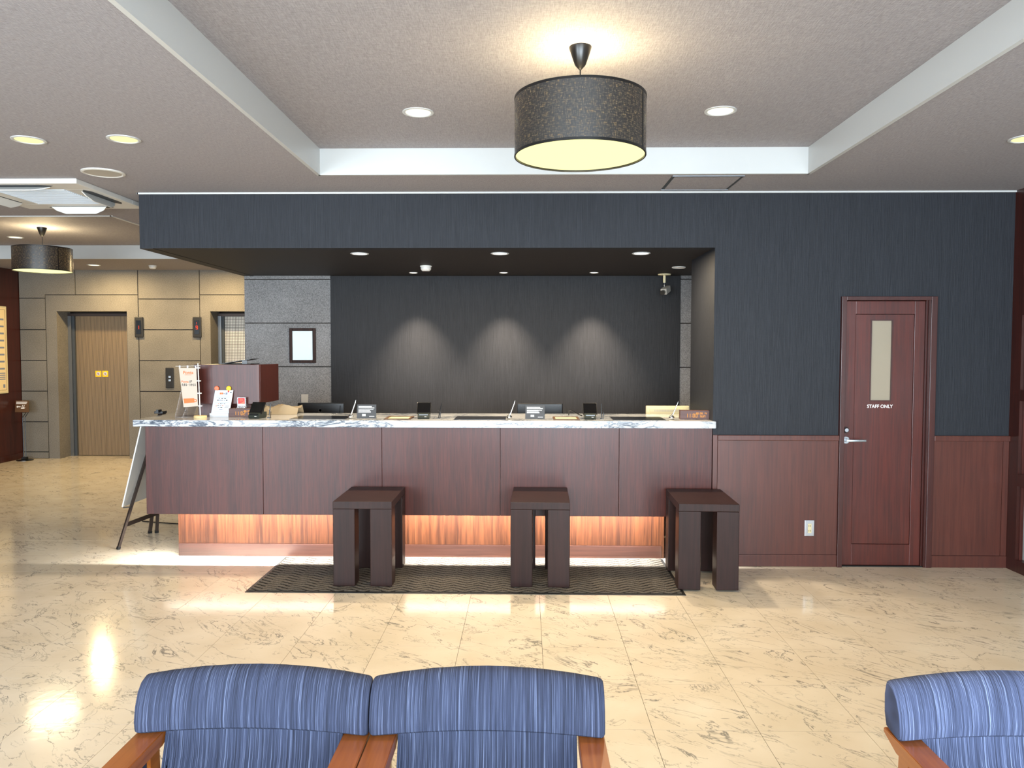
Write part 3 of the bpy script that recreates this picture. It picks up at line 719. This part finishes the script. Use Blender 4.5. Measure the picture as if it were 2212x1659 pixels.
ac = thing('air_conditioner', 'white square ceiling cassette air conditioner at the left', 'air conditioner', (-3.54, 5.70, ZC))
mk('body_panel', B().box(-.47, .47, -.47, -.27, -.035, 0, .006).box(-.47, .47, .27, .47, -.035, 0, .006).box(-.47, -.27, -.272, .272, -.035, 0, .006).box(.27, .47, -.272, .272, -.035, 0, .006), 'plastic', ac)
g = B().box(-.265, .265, -.265, .265, -.030, -.02)
gp = mk('intake_grille', g, 'grille', ac)
for k in range(22): mk('slat', B().box(-.255, .255, -.253+k*.0235, -.240+k*.0235, -.036, -.030), 'grille', gp)
for k in range(4):
    rz = Matrix.Rotation(k*PI/2, 4, 'Z')
    pr = [(-.26, -.395), (-.2, -.425), (.2, -.425), (.26, -.395), (.2, -.35), (-.2, -.35)]
    mk('air_outlet', B().prism(pr, -.0365, -.03, 'z').xf(rz), 'duct', ac)
    v = B(); q = [(-.22, 0), (-.19, .03), (-.12, .058), (.12, .058), (.19, .03), (.22, 0)]
    v.prism(q, -.003, .003, 'z'); v.xf(rz @ Matrix.Translation((0, -.36, -.037)) @ Matrix.Rotation(math.radians(-118 if k in (1, 2, 3) else -150), 4, 'X'))
    mk('louvre_vane', v, 'plastic', ac)

cc = thing('security_camera', 'black and white box security camera hanging from the soffit', 'camera', (1.37, 7.68, ZS))
mk('mount_plate', B().lathe([(0, -.014), (.06, -.012), (.066, 0)], 28), 'beige', cc, smooth=True)
mk('drop_pole', B().cyl(0, 0, -.085, -.01, .014, n=16), 'beige', cc)
mk('ball_joint', B().cyl(0, 0, -.125, -.085, .009, n=12).lathe([(0, -.1), (.013, -.106), (.013, -.114), (0, -.12)], 12), 'chrome', cc, smooth=True)
hd = B().box(-.03, .03, -.07, .07, -.03, .03, .006); R_ = Matrix.Translation((.01, -.02, -.16)) @ Matrix.Rotation(math.radians(-28), 4, 'Z') @ Matrix.Rotation(math.radians(18), 4, 'X')
mk('housing', hd.xf(R_), 'greyplate', cc)
mk('lens', B().cyl(0, 0, -.11, -.07, .024, .02, axis='y', n=24).xf(R_), 'black', cc, smooth=True)

# ------------------------------------------------------------------ wall fittings
fr = thing('framed_certificate', 'framed white certificate in a carved dark frame on the grey stone', 'picture frame', (-2.289, YB-.018, 1.658))
mk('frame', B().box(-.134, -.104, -.025, 0, -.178, .178, .005).box(.104, .134, -.025, 0, -.178, .178, .005).box(-.104, .104, -.025, 0, .148, .178, .005).box(-.104, .104, -.025, 0, -.178, -.148, .005), 'frame', fr)
pp = mk('paper', B().box(-.104, .104, -.008, 0, -.148, .148), 'paper', fr)
b = B()
for k, (x, w) in enumerate(((-.05, .07), (.02, .1), (.03, .12), (.0, .12), (.02, .07), (0, .05), (.01, .08), (-.01, .09), (.0, .04))):
    b.box(x-w/2, x+w/2, -.0095, -.008, .11-k*.026, .1135-k*.026)
mk('printed_lines', b, 'inkg', pp); mk('seal', B().box(.06, .085, -.0095, -.008, -.02, .0), 'inko', pp)
mk('glazing', B().box(-.104, .104, -.014, -.012, -.148, .148), 'glass', fr)
tag(mk('wall_plate', B().box(-.036, .036, -.01, 0, -.058, .058, .003), 'greyplate', loc=(-2.276, YB-.016, 1.10)), 'beige blank wall plate on the stone above the left monitor', 'wall plate')
ou = thing('power_outlet', 'grey double power outlet on the wainscot left of the door', 'outlet', (2.113, YW-.0105, .29))
mk('cover_plate', B().box(-.036, .036, -.007, 0, -.06, .06, .003), 'alu', ou)
so = mk('socket', B().box(-.014, .014, -.011, -.006, -.035, .035, .002), 'beige', ou)
mk('slots', B().box(-.007, -.004, -.0116, -.010, .012, .024).box(.004, .007, -.0116, -.010, .012, .024).box(-.007, -.004, -.0116, -.010, -.024, -.012).box(.004, .007, -.0116, -.010, -.024, -.012), 'black', so)
for x, nxt, lab in ((-5.686, '1', 'black lift indicator with red figure 1, right of the left lift'), (-4.825, '9', 'black lift indicator with red figure 9, left of the right lift')):
    t = thing('floor_indicator', lab, 'indicator', (x, YE, 1.945), 0, 'lift floor indicators')
    mk('housing', B().box(-.062, .062, -.028, 0, -.15, .15, .012), 'matte', t)
    mk('display', B().box(-.035, .035, -.031, -.027, -.10, .10), 'screen', t)
    b = B(); segs(b, nxt, -.014 if nxt == '9' else -.022, -.03, .03, .052, .01, -.033, .006)
    if nxt == '9': b.box(-.004, .004, -.033, -.032, .045, .053).box(-.004, .004, -.033, -.032, .065, .073)
    mk('lit_figure', b, 'redled', t)
t = thing('call_button_panel', 'dark lift call button panel on the stone between the lifts', 'button panel', (-5.249, YE, 1.20))
mk('cover_plate', B().box(-.059, .059, -.015, 0, -.15, .15, .008), 'matte', t)
for z in (.015, -.035): bt = mk('button', B().box(-.016, .016, -.019, -.014, z-.016, z+.016, .003), 'steel', t)

ds = thing('directory_board', 'cream directory board on the dark wooden left wall', 'sign', (XL, 10.45, 1.61))
mk('board_frame', B().box(0, .02, -.44, .44, -.62, .62, .004), 'beige', ds)
bd = mk('board_face', B().box(.02, .023, -.415, .415, -.595, .595), 'dirw', ds)
mk('board_line', B().box(.023, .0235, .395, .4, -.57, .57).box(.023, .0235, -.4, .4, -.574, -.57).box(.023, .0235, -.4, .4, .57, .574), 'ink', bd)
b = B()
for k in range(8): b.box(.023, .0238, .15, .37, .42-k*.1, .445-k*.1)
for k in range(4): b.box(.023, .0238, .12, .38, -.34-k*.028, -.325-k*.028)
b.box(.023, .0238, .33, .37, -.54, -.49)
mk('printed_lines', b, 'inkg', bd)

ss = thing('sign_stand', 'small brown direction sign on a thin black twin-rod stand by the lifts', 'sign stand', (-7.31, 11.0, 0))
mk('base', B().lathe([(0, .018), (.05, .018), (.11, .008), (.11, 0), (0, 0)], 32).box(-.03, .03, -.03, .03, .016, .05), 'black', ss, smooth=True)
for x in (-.017, .017): mk('rod', B().tube([(x, 0, .04), (x, 0, .63), (x+.05, .0, .70), (x+.05, .0, .76)], .005, 8), 'black', ss)
pl = Matrix.Translation((-.03, -.03, .79)) @ Matrix.Rotation(math.radians(-25), 4, 'X')
sg = mk('sign_plate', B().prism([(-.085, .09), (.10, .09), (.15, -.09), (-.05, -.09)], -.004, .004).xf(pl), 'signb', ss)
b = B().box(-.07, .09, -.006, -.004, .058, .07).box(-.065, .085, -.006, -.004, .036, .048).box(-.03, .01, -.006, -.004, -.012, -.002)
b.prism([(-.05, -.007), (-.03, .012), (-.03, -.026)], -.006, -.004).prism([(.02, -.035), (.07, -.035), (.085, -.02), (.035, -.02)], -.006, -.004).box(.03, .038, -.006, -.004, -.02, .02).box(.055, .063, -.006, -.004, -.02, .02)
mk('printed_marks', b.xf(pl), 'inkw', sg)
mk('clamp', B().box(.0, .05, -.045, .01, .70, .77, .006), 'black', ss)

# ------------------------------------------------------------------ things on the countertop
Z = ZCT
cab = thing('counter_cabinet', 'raised dark wooden privacy cabinet on the left of the countertop', 'cabinet', (-2.35, 6.1, Z))
mk('front_panel', B().box(-.262, .255, -.12, -.10, .10, .408, .0015), 'wood', cab)
mk('side_panel', B().box(.235, .255, -.098, .35, .10, .408, .0015), 'darkwood', cab)
mk('side_panel', B().box(-.262, -.242, -.098, .35, .10, .408, .0015), 'darkwood', cab)
mk('top_panel', B().box(-.24, .233, -.098, .35, .39, .407), 'darkwood', cab)
mk('base_plinth', B().box(-.262, .16, -.05, .18, 0, .0995, .001), 'wood', cab)
mk('edge_band', B().box(.236, .254, -.123, -.1205, .10, .408), 'wains', cab)
tr = thing('document_tray', 'thin black open document tray on top of the counter cabinet', 'tray', (-2.34, 6.22, Z+.4095))
mk('tray_base', B().box(-.13, .13, -.1, .1, 0, .004, .001), 'black', tr)
mk('tray_lid', B().box(-.13, .13, -.1, .1, 0, .003).xf(Matrix.Translation((0, .0, .02)) @ Matrix.Rotation(math.radians(-9), 4, 'Y')), 'black', tr)
mk('tray_edge', B().box(.06, .10, -.104, -.1, .002, .03), 'black', tr)
b = B(); random.seed(3); gv = []
for i in range(9):
    gv.append([b.bm.verts.new((-.16+i*.04, -.06+j*.05+random.uniform(-.006, .006), .05+.035*math.sin(i*1.3+j)*.5+random.uniform(0, .02) if 0 < j < 4 else .001)) for j in range(5)])
for i in range(8):
    for j in range(4): b.bm.faces.new((gv[i][j], gv[i+1][j], gv[i+1][j+1], gv[i][j+1]))
tag(mk('plastic_cover', b, 'sheet', smooth=True, loc=(-2.015, 6.22, Z)), 'crumpled beige plastic cover lying under the cabinet corner', 'cover')

fb = thing('flag_banner', 'small white desktop flag banner with orange print on a round wooden foot', 'banner', (-2.515, 5.86, Z))
mk('foot', B().lathe([(0, .018), (.045, .018), (.048, .015), (.048, 0), (0, 0)], 32), 'bamboo', fb, smooth=True)
mk('pole', B().tube([(0, 0, .016), (-.012, 0, .42)], .0042, 10), 'plastic', fb, smooth=True)
mk('crossbar', B().tube([(.006, -.002, .402), (-.185, -.002, .398)], .002, 8), 'plastic', fb)
fx = [(-.142, .385), (-.024, .385), (-.018, .088), (-.118, .080)]
cl = mk('flag_cloth', B().prism([(-.160, .385), (-.024, .385), (-.016, .090), (-.128, .082)], -.002, -.001), 'cream', fb)
mk('cloth_loop', B().box(-.157, -.147, -.005, .001, .384, .404).box(-.096, -.086, -.005, .001, .384, .404).box(-.034, -.024, -.005, .001, .384, .404), 'paper', fb)
for z in (.385, .285, .19, .092): mk('clip_ring', B().box(-.026+.012*(.385-z)/.3, .004+.012*(.385-z)/.3, -.006, .006, z-.004, z+.004, .001), 'plastic', fb)
text('Ponta', .034, 'inko', cl, (-.088, -.0028, .338), width=.078, bold=.0006)
mk('printed_line', B().box(-.115, -.062, -.003, -.002, .330, .3325), 'inko', cl)
text('Ponta', .022, 'inko', cl, (-.114, -.0028, .272), width=.055, bold=.0004)
text('が', .022, 'ink', cl, (-.070, -.0028, .272), bold=.0004)
text('たまる・つかえる', .022, 'ink', cl, (-.084, -.0028, .247), width=.108, bold=.0005)
mg = B(); mg.prism([(-.128, .148), (-.045, .152), (-.040, .118), (-.122, .112)], -.0032, -.002)
mg.prism([(-.043, .146), (-.028, .144), (-.024, .134), (-.028, .122), (-.041, .122), (-.041, .127), (-.033, .128), (-.030, .134), (-.033, .140), (-.042, .141)], -.0032, -.002)
mk('cup_print', mg, 'inko', cl)

acr = thing('acrylic_stand', 'empty clear acrylic leaflet stand at the left end of the countertop', 'display stand', (-2.74, 6.0, Z))
tl = Matrix.Translation((0, .0, .0)) @ Matrix.Rotation(math.radians(14), 4, 'Y')
mk('back_sheet', B().box(-.002, .002, -.08, .12, .0, .29).xf(tl), 'acrylic', acr)
mk('front_sheet', B().box(-.002, .002, -.08, .12, .0, .12).xf(Matrix.Translation((.06, 0, 0)) @ Matrix.Rotation(math.radians(22), 4, 'Y')), 'acrylic', acr)
mk('foot_sheet', B().box(-.0, .12, -.08, .12, 0, .003), 'acrylic', acr)
mk('rivet', B().cyl(.085, -.084, .045, .05, .006, n=12), 'black', acr)

pb = thing('price_card_board', 'tilted white card board with small coloured payment marks on the countertop', 'display board', (-2.395, 5.935, Z))
TB = Matrix.Rotation(math.radians(-10), 4, 'X')
SH = Matrix(((1, 0, .12, 0), (0, 1, 0, 0), (0, 0, 1, 0), (0, 0, 0, 1)))
bb = mk('board', B().box(-.072, .072, -.002, .004, .004, .212, .001).xf(TB @ SH), 'paper', pb)
mk('easel_back', B().prism([(.0, .0), (.06, .0), (.02, .15)], -.05, .05, 'x').xf(Matrix.Translation((0, .012, 0))), 'plastic', pb)
mk('ledge', B().box(-.074, .074, -.012, .004, 0, .03, .001), 'paper', pb)
b1, b2, b3 = B(), B(), B()
for (x, z, w, h, q) in ((-.03, .178, .012, .014, 2), (-.016, .178, .012, .014, 2), (.0, .181, .008, .004, 1), (.016, .176, .014, .016, 3), (.05, .19, .012, .006, 1),
                        (-.03, .142, .006, .005, 1), (-.01, .142, .012, .005, 1), (.012, .142, .014, .005, 1), (-.04, .128, .01, .007, 1), (-.024, .128, .01, .007, 3), (-.006, .128, .006, .005, 1), (.01, .128, .01, .003, 3), (.028, .128, .012, .006, 1),
                        (-.03, .102, .01, .004, 2), (-.012, .102, .008, .006, 1), (.002, .102, .004, .006, 3), (.016, .102, .01, .004, 1), (-.045, .084, .008, .006, 2), (-.03, .086, .006, .007, 1), (-.014, .086, .01, .006, 3), (.002, .086, .012, .005, 2), (.03, .085, .03, .002, 1),
                        (-.026, .072, .012, .006, 3), (-.006, .072, .014, .006, 1), (.026, .072, .03, .002, 1), (-.012, .056, .024, .005, 3)):
    (b1, b2, b3)[q-1].box(x, x+w, -.0032, -.002, z, z+h)
for z in (.165, .152, .112, .045): b3.box(-.055, .055, -.003, -.002, z, z+.0012)
for q, mm in ((b1, 'ink'), (b2, 'inko'), (b3, 'inkg')): mk('printed_marks', q.xf(TB @ SH), mm, bb)
def clip(x, z, y, mat, lab, m2):
    t = thing('paper_clip', lab, 'clip', (x, y, z), 0, None)
    mk('clip_head', B().lathe([(0, -.007), (.014, -.006), (.018, 0), (.014, .006), (0, .007)], 20).xf(Matrix.Rotation(PI/2, 4, 'X') @ Matrix.Scale(1.1, 4)), mat, t, smooth=True)
    mk('clip_jaw', B().box(-.006, .006, -.006, .006, -.03, -.012, .001), m2, t)
clip(-2.430, Z+.222, 5.972, 'orangep', 'orange plastic clip gripping the top left of the white card board', 'plastic')
clip(-2.335, Z+.222, 5.972, 'yellow', 'yellow plastic clip gripping the top right of the white card board', 'red')

def clock(x, y, w, rz, label, tm, lab2):
    t = thing('digital_clock', label, 'clock', (x, y, Z), rz, 'wooden digital clocks')
    h = .068
    body = mk('case', B().box(-w/2, w/2, 0, .06, 0, h, .0012), 'clock', t)
    b = B(); segs(b, tm, -w/2+.042, .016, .0135, .028, .012, -.0008, .0028)
    segs(b, '26-06-14', -w/2+.118, .04, .0085, .014, .006, -.0008, .0018); segs(b, 'SUN', -w/2+.15, .017, .0105, .015, .006, -.0008, .002)
    mk('lit_digits', b, 'led', t); return t
clock(1.287, 5.835, .23, -.03, 'dark wooden block clock with orange digits at the right end of the countertop', '11:00', '')
ck = clock(-2.203, 5.925, .23, 0, 'dark wooden block clock with orange digits partly behind the left card reader', '11:02', '')
rc = thing('red_card_stand', 'small red card in a clear holder on top of the left clock', 'card', (-2.226, 5.945, Z+.069))
mk('holder', B().box(-.036, .036, -.012, .012, 0, .004).box(-.036, .036, .004, .0055, .004, .085), 'acrylic', rc)
cd = mk('card', B().box(-.030, .030, .001, .003, .018, .084, .0005), 'paper', rc)
mk('red_print', B().box(-.026, .026, .0, .001, .034, .08), 'red', cd)
mk('white_marks', B().box(-.014, .012, -.001, 0, .066, .070).box(-.014, .012, -.001, 0, .056, .059).box(-.006, -.002, -.001, 0, .052, .075).prism([(-.018, .036), (.01, .046), (.02, .058), (.022, .036)], -.001, 0).box(.006, .02, -.001, 0, .062, .064), 'orangep', cd)
mk('holder_foot', B().cyl(-.024, -.006, .004, .012, .005, n=12).cyl(.024, -.006, .004, .012, .005, n=12), 'chrome', rc)

def terminal(x, y, rz, label):
    t = thing('card_reader', label, 'card reader', (x, y, Z), rz, 'black card readers')
    mk('base', B().prism([(-.055, .004), (-.045, .0), (.05, 0), (.06, .02), (.06, .045), (-.02, .05), (-.05, .038), (-.06, .018)], -.044, .044, 'x'), 'terminal', t)
    mk('key_slot', B().box(-.034, .034, -.056, -.046, .028, .036), 'screen', t)
    hd = B().box(-.054, .054, -.05, .05, -.007, .007, .003).xf(Matrix.Translation((0, .0, .078)) @ Matrix.Rotation(math.radians(52), 4, 'X'))
    hh = mk('screen_head', hd, 'black', t)
    mk('display', B().box(-.049, .049, -.044, .044, .007, .0082).xf(Matrix.Translation((0, .0, .078)) @ Matrix.Rotation(math.radians(52), 4, 'X')), 'screen', hh)
    mk('hinge', B().box(-.04, .04, .01, .03, .04, .08, .003), 'terminal', t)
    mk('maker_mark', B().box(.008, .024, -.0605, -.0585, .016, .019), 'inkw', t)
    return t
t1 = terminal(-2.07, 5.86, -.18, 'black card reader leaning in front of the left clock')
t2 = dup(t1, (-.785, 5.87, 0+Z), .05, 'black card reader left of centre, right of the first cash tray')
t3 = dup(t1, (.487, 5.86, Z), 0, 'black card reader right of centre with a looped black cable')
def stylus(x, y, lab, lean):
    t = thing('stylus_holder', lab, 'stylus stand', (x, y, Z), 0, 'black stylus stands')
    mk('foot', B().box(-.012, .012, -.014, .014, 0, .005, .001), 'black', t)
    mk('stylus', B().tube([(0, 0, .004), (lean*.4, .005, .05), (lean, .012, .115)], [.003, .0045, .004], 8), 'black', t, smooth=True)
    mk('bracket', B().tube([(.012, .0, .004), (.016, 0, .05), (-.004, .0, .065)], .0025, 6), 'black', t)
stylus(-1.985, 5.87, 'black stylus stand right of the leftmost card reader', .012)
stylus(-.672, 5.86, 'black stylus stand right of the second card reader', .024)
stylus(.578, 5.86, 'black stylus stand right of the card reader with the looped cable', -.002)
tag(mk('power_cable', B().tube([(.43, 5.90, Z+.02), (.39, 5.98, Z+.035), (.36, 6.05, Z+.05), (.345, 6.12, Z+.045), (.342, 6.16, Z+.004)], .004, 8), 'black', smooth=True), 'black cable looping from the third card reader', 'cable')

def pen(x, y, lab, dx):
    t = thing('pen_stand', lab, 'pen stand', (x, y, Z), 0, 'silver pen stands')
    mk('ball_base', B().lathe([(0, .0), (.014, .0), (.02, .007), (.0215, .015), (.018, .025), (.008, .032), (0, .033)], 24), 'chrome', t, smooth=True)
    mk('socket', B().tube([(0, 0, .028), (dx*.2, 0, .045)], .005, 10), 'chrome', t)
    mk('pen', B().tube([(dx*.16, 0, .035), (dx*.9, 0, .125), (dx, 0, .142)], [.0045, .0038, .0015], 10), 'chrome', t, smooth=True)
pen(-1.343, 5.83, 'silver ball pen stand beside the left notice stand', .042)
pen(-.128, 5.83, 'silver ball pen stand left of the middle notice stand', .044)
pen(1.105, 5.83, 'silver ball pen stand before the cream monitor, left of the right clock', .05)
def pad(x0, x1, lab):
    tag(mk('writing_pad', B().box(-(x1-x0)/2, (x1-x0)/2, -.14, .14, 0, .004, .0012), 'screen', loc=((x0+x1)/2, 5.895, Z)), lab, 'desk pad', 'black writing pads')
pad(-1.79, -1.37, 'flat black writing pad on the countertop before the left monitor')
pad(-.545, -.155, 'flat black writing pad on the countertop near the middle')
pad(.655, 1.05, 'flat black writing pad on the countertop before the cream monitor')
def tray(x, lab):
    t = thing('cash_tray', lab, 'cash tray', (x, 5.87, Z), 0, 'cash trays')
    mk('tray_rim', B().box(-.098, -.082, -.12, .12, 0, .008, .002).box(.082, .098, -.12, .12, 0, .008, .002).box(-.082, .082, -.12, -.104, 0, .008, .002).box(-.082, .082, .104, .12, 0, .008, .002), 'signb', t)
    mk('tray_floor', B().box(-.082, .082, -.104, .104, 0, .003), 'beige', t)
tray(-.975, 'shallow cash tray on the countertop left of the second card reader')
tray(.305, 'shallow cash tray on the countertop left of the third card reader')
def notice(x, y, lab):
    t = thing('notice_stand', lab, 'notice', (x, y, Z), 0, 'black notice stands')
    tm = Matrix.Rotation(math.radians(-9), 4, 'X')
    pl_ = mk('plate', B().box(-.074, .074, 0, .003, 0, .108, .0008).xf(tm), 'board', t)
    mk('foot', B().box(-.074, .074, 0, .05, 0, .002).box(-.05, .05, .018, .021, 0, .09), 'board', t)
    b = B()
    for z, w, h in ((.088, .100, .006), (.078, .118, .006), (.066, .112, .0035), (.060, .086, .0035), (.052, .09, .0035), (.046, .096, .0035)):
        x_ = -.062
        while x_ < -.062+w: b.box(x_, x_+.0052, -.001, 0, z, z+h); x_ += .0064
    for z in (.030, .024, .018): b.box(-.034, -.006, -.001, 0, z, z+.0035)
    b.box(.022, .06, -.001, 0, .014, .018)
    mk('white_lettering', b.xf(tm), 'inkw', pl_)['kind'] = 'stuff'; return t
notice(-1.225, 5.845, 'black notice stand with white print before the papered wall, left one')
notice(.068, 5.825, 'black notice stand with white print in front of the right black monitor')

def monitor(x, y, w, mat, lab, ztop=1.134):
    t = thing('computer_monitor', lab, 'monitor', (x, y, .73), 0, None)
    zt = ztop-.73
    b = B(); b.box(-w/2, w/2, 0, .03, zt-.30, zt, .008)
    mk('back_shell', b, mat, t)
    mk('back_bulge', B().prism([(-w/2+.03, zt-.024), (w/2-.03, zt-.024), (w/2-.05, zt-.25), (-w/2+.05, zt-.25)], -.018, 0).box(-w/2+.03, w/2-.03, -.001, .0, zt-.026, zt-.02), mat, t)
    mk('stand', B().box(-.03, .03, .0, .03, .01, zt-.15).box(-.1, .1, -.06, .1, 0, .012, .003), mat, t)
    mk('screen', B().box(-w/2+.015, w/2-.015, .0301, .0315, zt-.285, zt-.015), 'screen', t)
    if mat == 'black': mk('maker_mark', B().lathe([(0, 0), (.012, 0), (.014, .002)], 20).xf(Matrix.Translation((0, -.018, zt-.068)) @ Matrix.Rotation(PI/2, 4, 'X')), 'duct', t)
    else: 
        vb = B()
        for k in range(26): vb.box(-w/2+.07+k*.0095, -w/2+.0745+k*.0095, -.019, -.0178, zt-.048, zt-.032)
        mk('vent_slots', vb, 'greyplate', t)
monitor(-1.862, 6.9, .42, 'black', 'back of a black monitor left, under the beige wall plate')
monitor(.125, 6.9, .41, 'black', 'back of a black monitor behind the right notice stand')
monitor(1.217, 6.6, .372, 'beige', 'back of a cream monitor at the right end of the counter', 1.137)

# ------------------------------------------------------------------ easel and board beside the counter
ez = thing('display_easel', 'folding dark metal easel leaning against the left end of the counter', 'easel', (-3.2, 6.35, 0))
def E_(x, y, z): return (x+3.2, y-6.35, z)
ap = (-3.05, 6.36, 1.10)
for (p, q) in (((-3.294, 6.073, .0), (-3.06, 6.345, 1.09)), ((-3.257, 6.645, .0), (-3.055, 6.375, 1.09)), ((-3.31, 6.63, .0), (-3.04, 6.37, 1.08))):
    l_ = mk('leg', B().beam(E_(*p), E_(*q), .026, .018), 'bronze', ez)
    d = (Vector(q)-Vector(p)); mk('foot_cap', B().beam(E_(*p), E_(*(Vector(p)+d*.02)), .03, .022), 'rubber', l_)
mk('cross_brace', B().beam(E_(-3.255, 6.12, .19), E_(-3.215, 6.60, .19), .008, .035), 'bronze', ez)
mk('top_clamp', B().box(.10, .17, -.03, .05, 1.08, 1.10, .002).box(.13, .15, -.06, .0, 1.09, 1.115), 'black', ez)
mk('ledge_bracket', B().beam(E_(-3.275, 6.13, .33), E_(-3.21, 6.13, .335), .012, .008).beam(E_(-3.24, 6.63, .33), E_(-3.19, 6.62, .335), .012, .008), 'black', ez)
b = B(); c0 = Vector((-3.272, 6.10, .342)); c1 = Vector((-3.272, 6.70, .342)); c2 = Vector((-3.098, 6.70, 1.035)); c3 = Vector((-3.098, 6.10, 1.035)); nn = Vector((.01, 0, -.0025))
vs = [b.bm.verts.new(c) for c in (c0, c1, c2, c3)]+[b.bm.verts.new(c+nn) for c in (c0, c1, c2, c3)]
for f in ((0, 1, 2, 3), (7, 6, 5, 4), (0, 4, 5, 1), (1, 5, 6, 2), (2, 6, 7, 3), (3, 7, 4, 0)): b.bm.faces.new([vs[i] for i in f])
tag(mk('notice_board', b, 'white'), 'white board propped on the easel, seen from behind', 'board')
tag(mk('floor_cable', B().tube([(-2.75, 6.2, .006), (-2.95, 6.75, .006), (-3.21, 6.97, .006), (-3.4, 7.01, .006), (-3.6, 7.07, .006)], .005, 6), 'black'), 'thin grey cable on the floor behind the easel', 'cable')

# ------------------------------------------------------------------ lounge chairs (facing the camera)
W2 = .3085
def armchair(loc, label, rz=0):
    t = thing('lounge_armchair', label, 'armchair', loc, rz, 'blue lounge armchairs')   # origin: under the chair's rear, y=0 is the back of the pillow
    # head pillow draped over the back
    b = B(); prof = []
    P0 = [(-.080, .006), (-.082, .03), (-.074, .070), (-.056, .108), (-.034, .128), (-.010, .134), (.006, .128), (.014, .095), (.012, .04), (.0, .004), (-.03, .0), (-.066, -.003)]
    stx = [(0, .88), (.003, .95), (.008, .99), (.016, 1), (.08, 1), (.16, 1), (.24, 1), (.307, 1)]
    st_ = [(-W2+a, k) for a, k in stx]+[(W2-a, k) for a, k in stx[-2::-1]]
    rings = []
    for x, k in st_:
        u = x/W2; arch = (1-u*u)
        ring = []
        for (yy, z) in P0:
            cy_, cz_ = -.03, .07
            Y = cy_+(yy-cy_)*k; Zz = cz_+(z-cz_)*k
            ring.append(b.bm.verts.new((x, Y+.012*arch, .598+Zz+arch*(.012+.016*(z/.143)))))
        rings.append(ring)
    n = len(P0)
    for a, c in zip(rings, rings[1:]):
        for i in range(n): b.bm.faces.new((a[i], c[i], c[(i+1) % n], a[(i+1) % n]))
    b.bm.faces.new(rings[0]); b.bm.faces.new(rings[-1][::-1])
    bmesh.ops.subdivide_edges(b.bm, edges=b.bm.edges[:], cuts=1, use_grid_fill=True)
    pw = mk('head_pillow', b, 'fabric', t, smooth=True)
    mk('seam_piping', B().tube([(W2-.01, -.030+(yy+.03)*.97, .598+z*.97+.002) for yy, z in P0[:8]], .003, 6), 'fabric', pw, smooth=True)
    # back cushion
    b = B(); sec = [(-.042, .64), (-.046, .60), (-.062, .52), (-.125, .42), (-.12, .385), (-.04, .385), (-.01, .5), (-.004, .64), (-.02, .70), (-.03, .70)]
    b.prism(sec, -.237, .237, 'x'); bmesh.ops.bevel(b.bm, geom=b.bm.edges[:], offset=.012, segments=3, affect='EDGES')
    mk('back_cushion', b, 'fabric', t, smooth=True)
    mk('seat_cushion', B().box(-.237, .237, -.66, -.10, .30, .41, .03), 'fabric', t, smooth=True)
    mk('seat_frame', B().box(-.24, .24, -.64, -.02, .25, .298, .004), 'teak', t)
    mk('back_shell', B().prism([(-.002, .26), (-.002, .58), (.004, .58), (.012, .26)], -.235, .235, 'x'), 'fabric', t)
    for s_ in (-1, 1):
        xa, xb = (-W2, -W2+.068) if s_ < 0 else (W2-.068, W2)
        arm = B(); arm.prism([(.012, .597), (-.66, .597), (-.66, .560), (-.06, .560), (.012, .584)], xa, xb, 'x'); bmesh.ops.bevel(arm.bm, geom=arm.bm.edges[:], offset=.002, segments=2, affect='EDGES')
        mk('armrest', arm, 'teak', t)
        xc = xa+.012 if s_ < 0 else xb-.054
        mk('leg', B().beam((xc+.021, -.05, 0), (xc+.021, -.075, .562), .042, .05, up=(0, 1, 0)), 'teak', t)
        mk('leg', B().beam((xc+.021, -.63, 0), (xc+.021, -.61, .562), .042, .05, up=(0, 1, 0)), 'teak', t)
        mk('side_panel', B().box(xc+.008, xc+.034, -.59, -.098, .2, .558, .008), 'fabric', t, smooth=True)
        mk('side_rail', B().box(xc+.004, xc+.038, -.6, -.07, .15, .198, .003), 'teak', t)
    return t
c1 = armchair((-.722, 2.035, 0), 'blue striped lounge armchair with orange wooden arms, leftmost of three')
c2 = dup(c1, (-.101, 2.035, 0), 0, 'blue striped lounge armchair in the middle, touching the leftmost one')
c3 = dup(c1, (1.275, 2.035, 0), 0, 'blue striped lounge armchair alone, cut by the bottom right corner')
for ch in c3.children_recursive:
    if ch.data.materials[0] == MT['fabric']: ch.data = ch.data.copy(); ch.data.materials[0] = MT['fabric_daylit']

# plant in the side room behind the glass
pt = thing('potted_plant', 'leafy plant behind the glass at the right edge', 'plant', (4.0, 5.1, 0))
mk('pot', B().lathe([(0, 0), (.13, 0), (.17, .32), (.155, .32), (.14, .28), (0, .28)], 28), 'greyplate', pt, smooth=True)
mk('stem', B().tube([(0, 0, .28), (.02, .01, .6), (0, .03, .95)], [.012, .01, .006], 8), 'green', pt)
for k in range(26):
    a = k*2.4; z = .45+.022*k; L = .22
    lf = B(); pts = [(0, 0, 0), (.35*L, .035, .02), (.7*L, .03, .0), (L, 0, -.04), (.7*L, -.03, .0), (.35*L, -.035, .02)]
    f = [lf.bm.verts.new(p) for p in pts]; lf.bm.faces.new(f); ex = bmesh.ops.extrude_face_region(lf.bm, geom=lf.bm.faces[:]); bmesh.ops.translate(lf.bm, vec=(0, 0, .002), verts=[v for v in ex['geom'] if isinstance(v, bmesh.types.BMVert)])
    mk('leaf', lf.xf(Matrix.Translation((0, .02, z)) @ Matrix.Rotation(a, 4, 'Z') @ Matrix.Rotation(-.4, 4, 'Y')), 'green', pt)
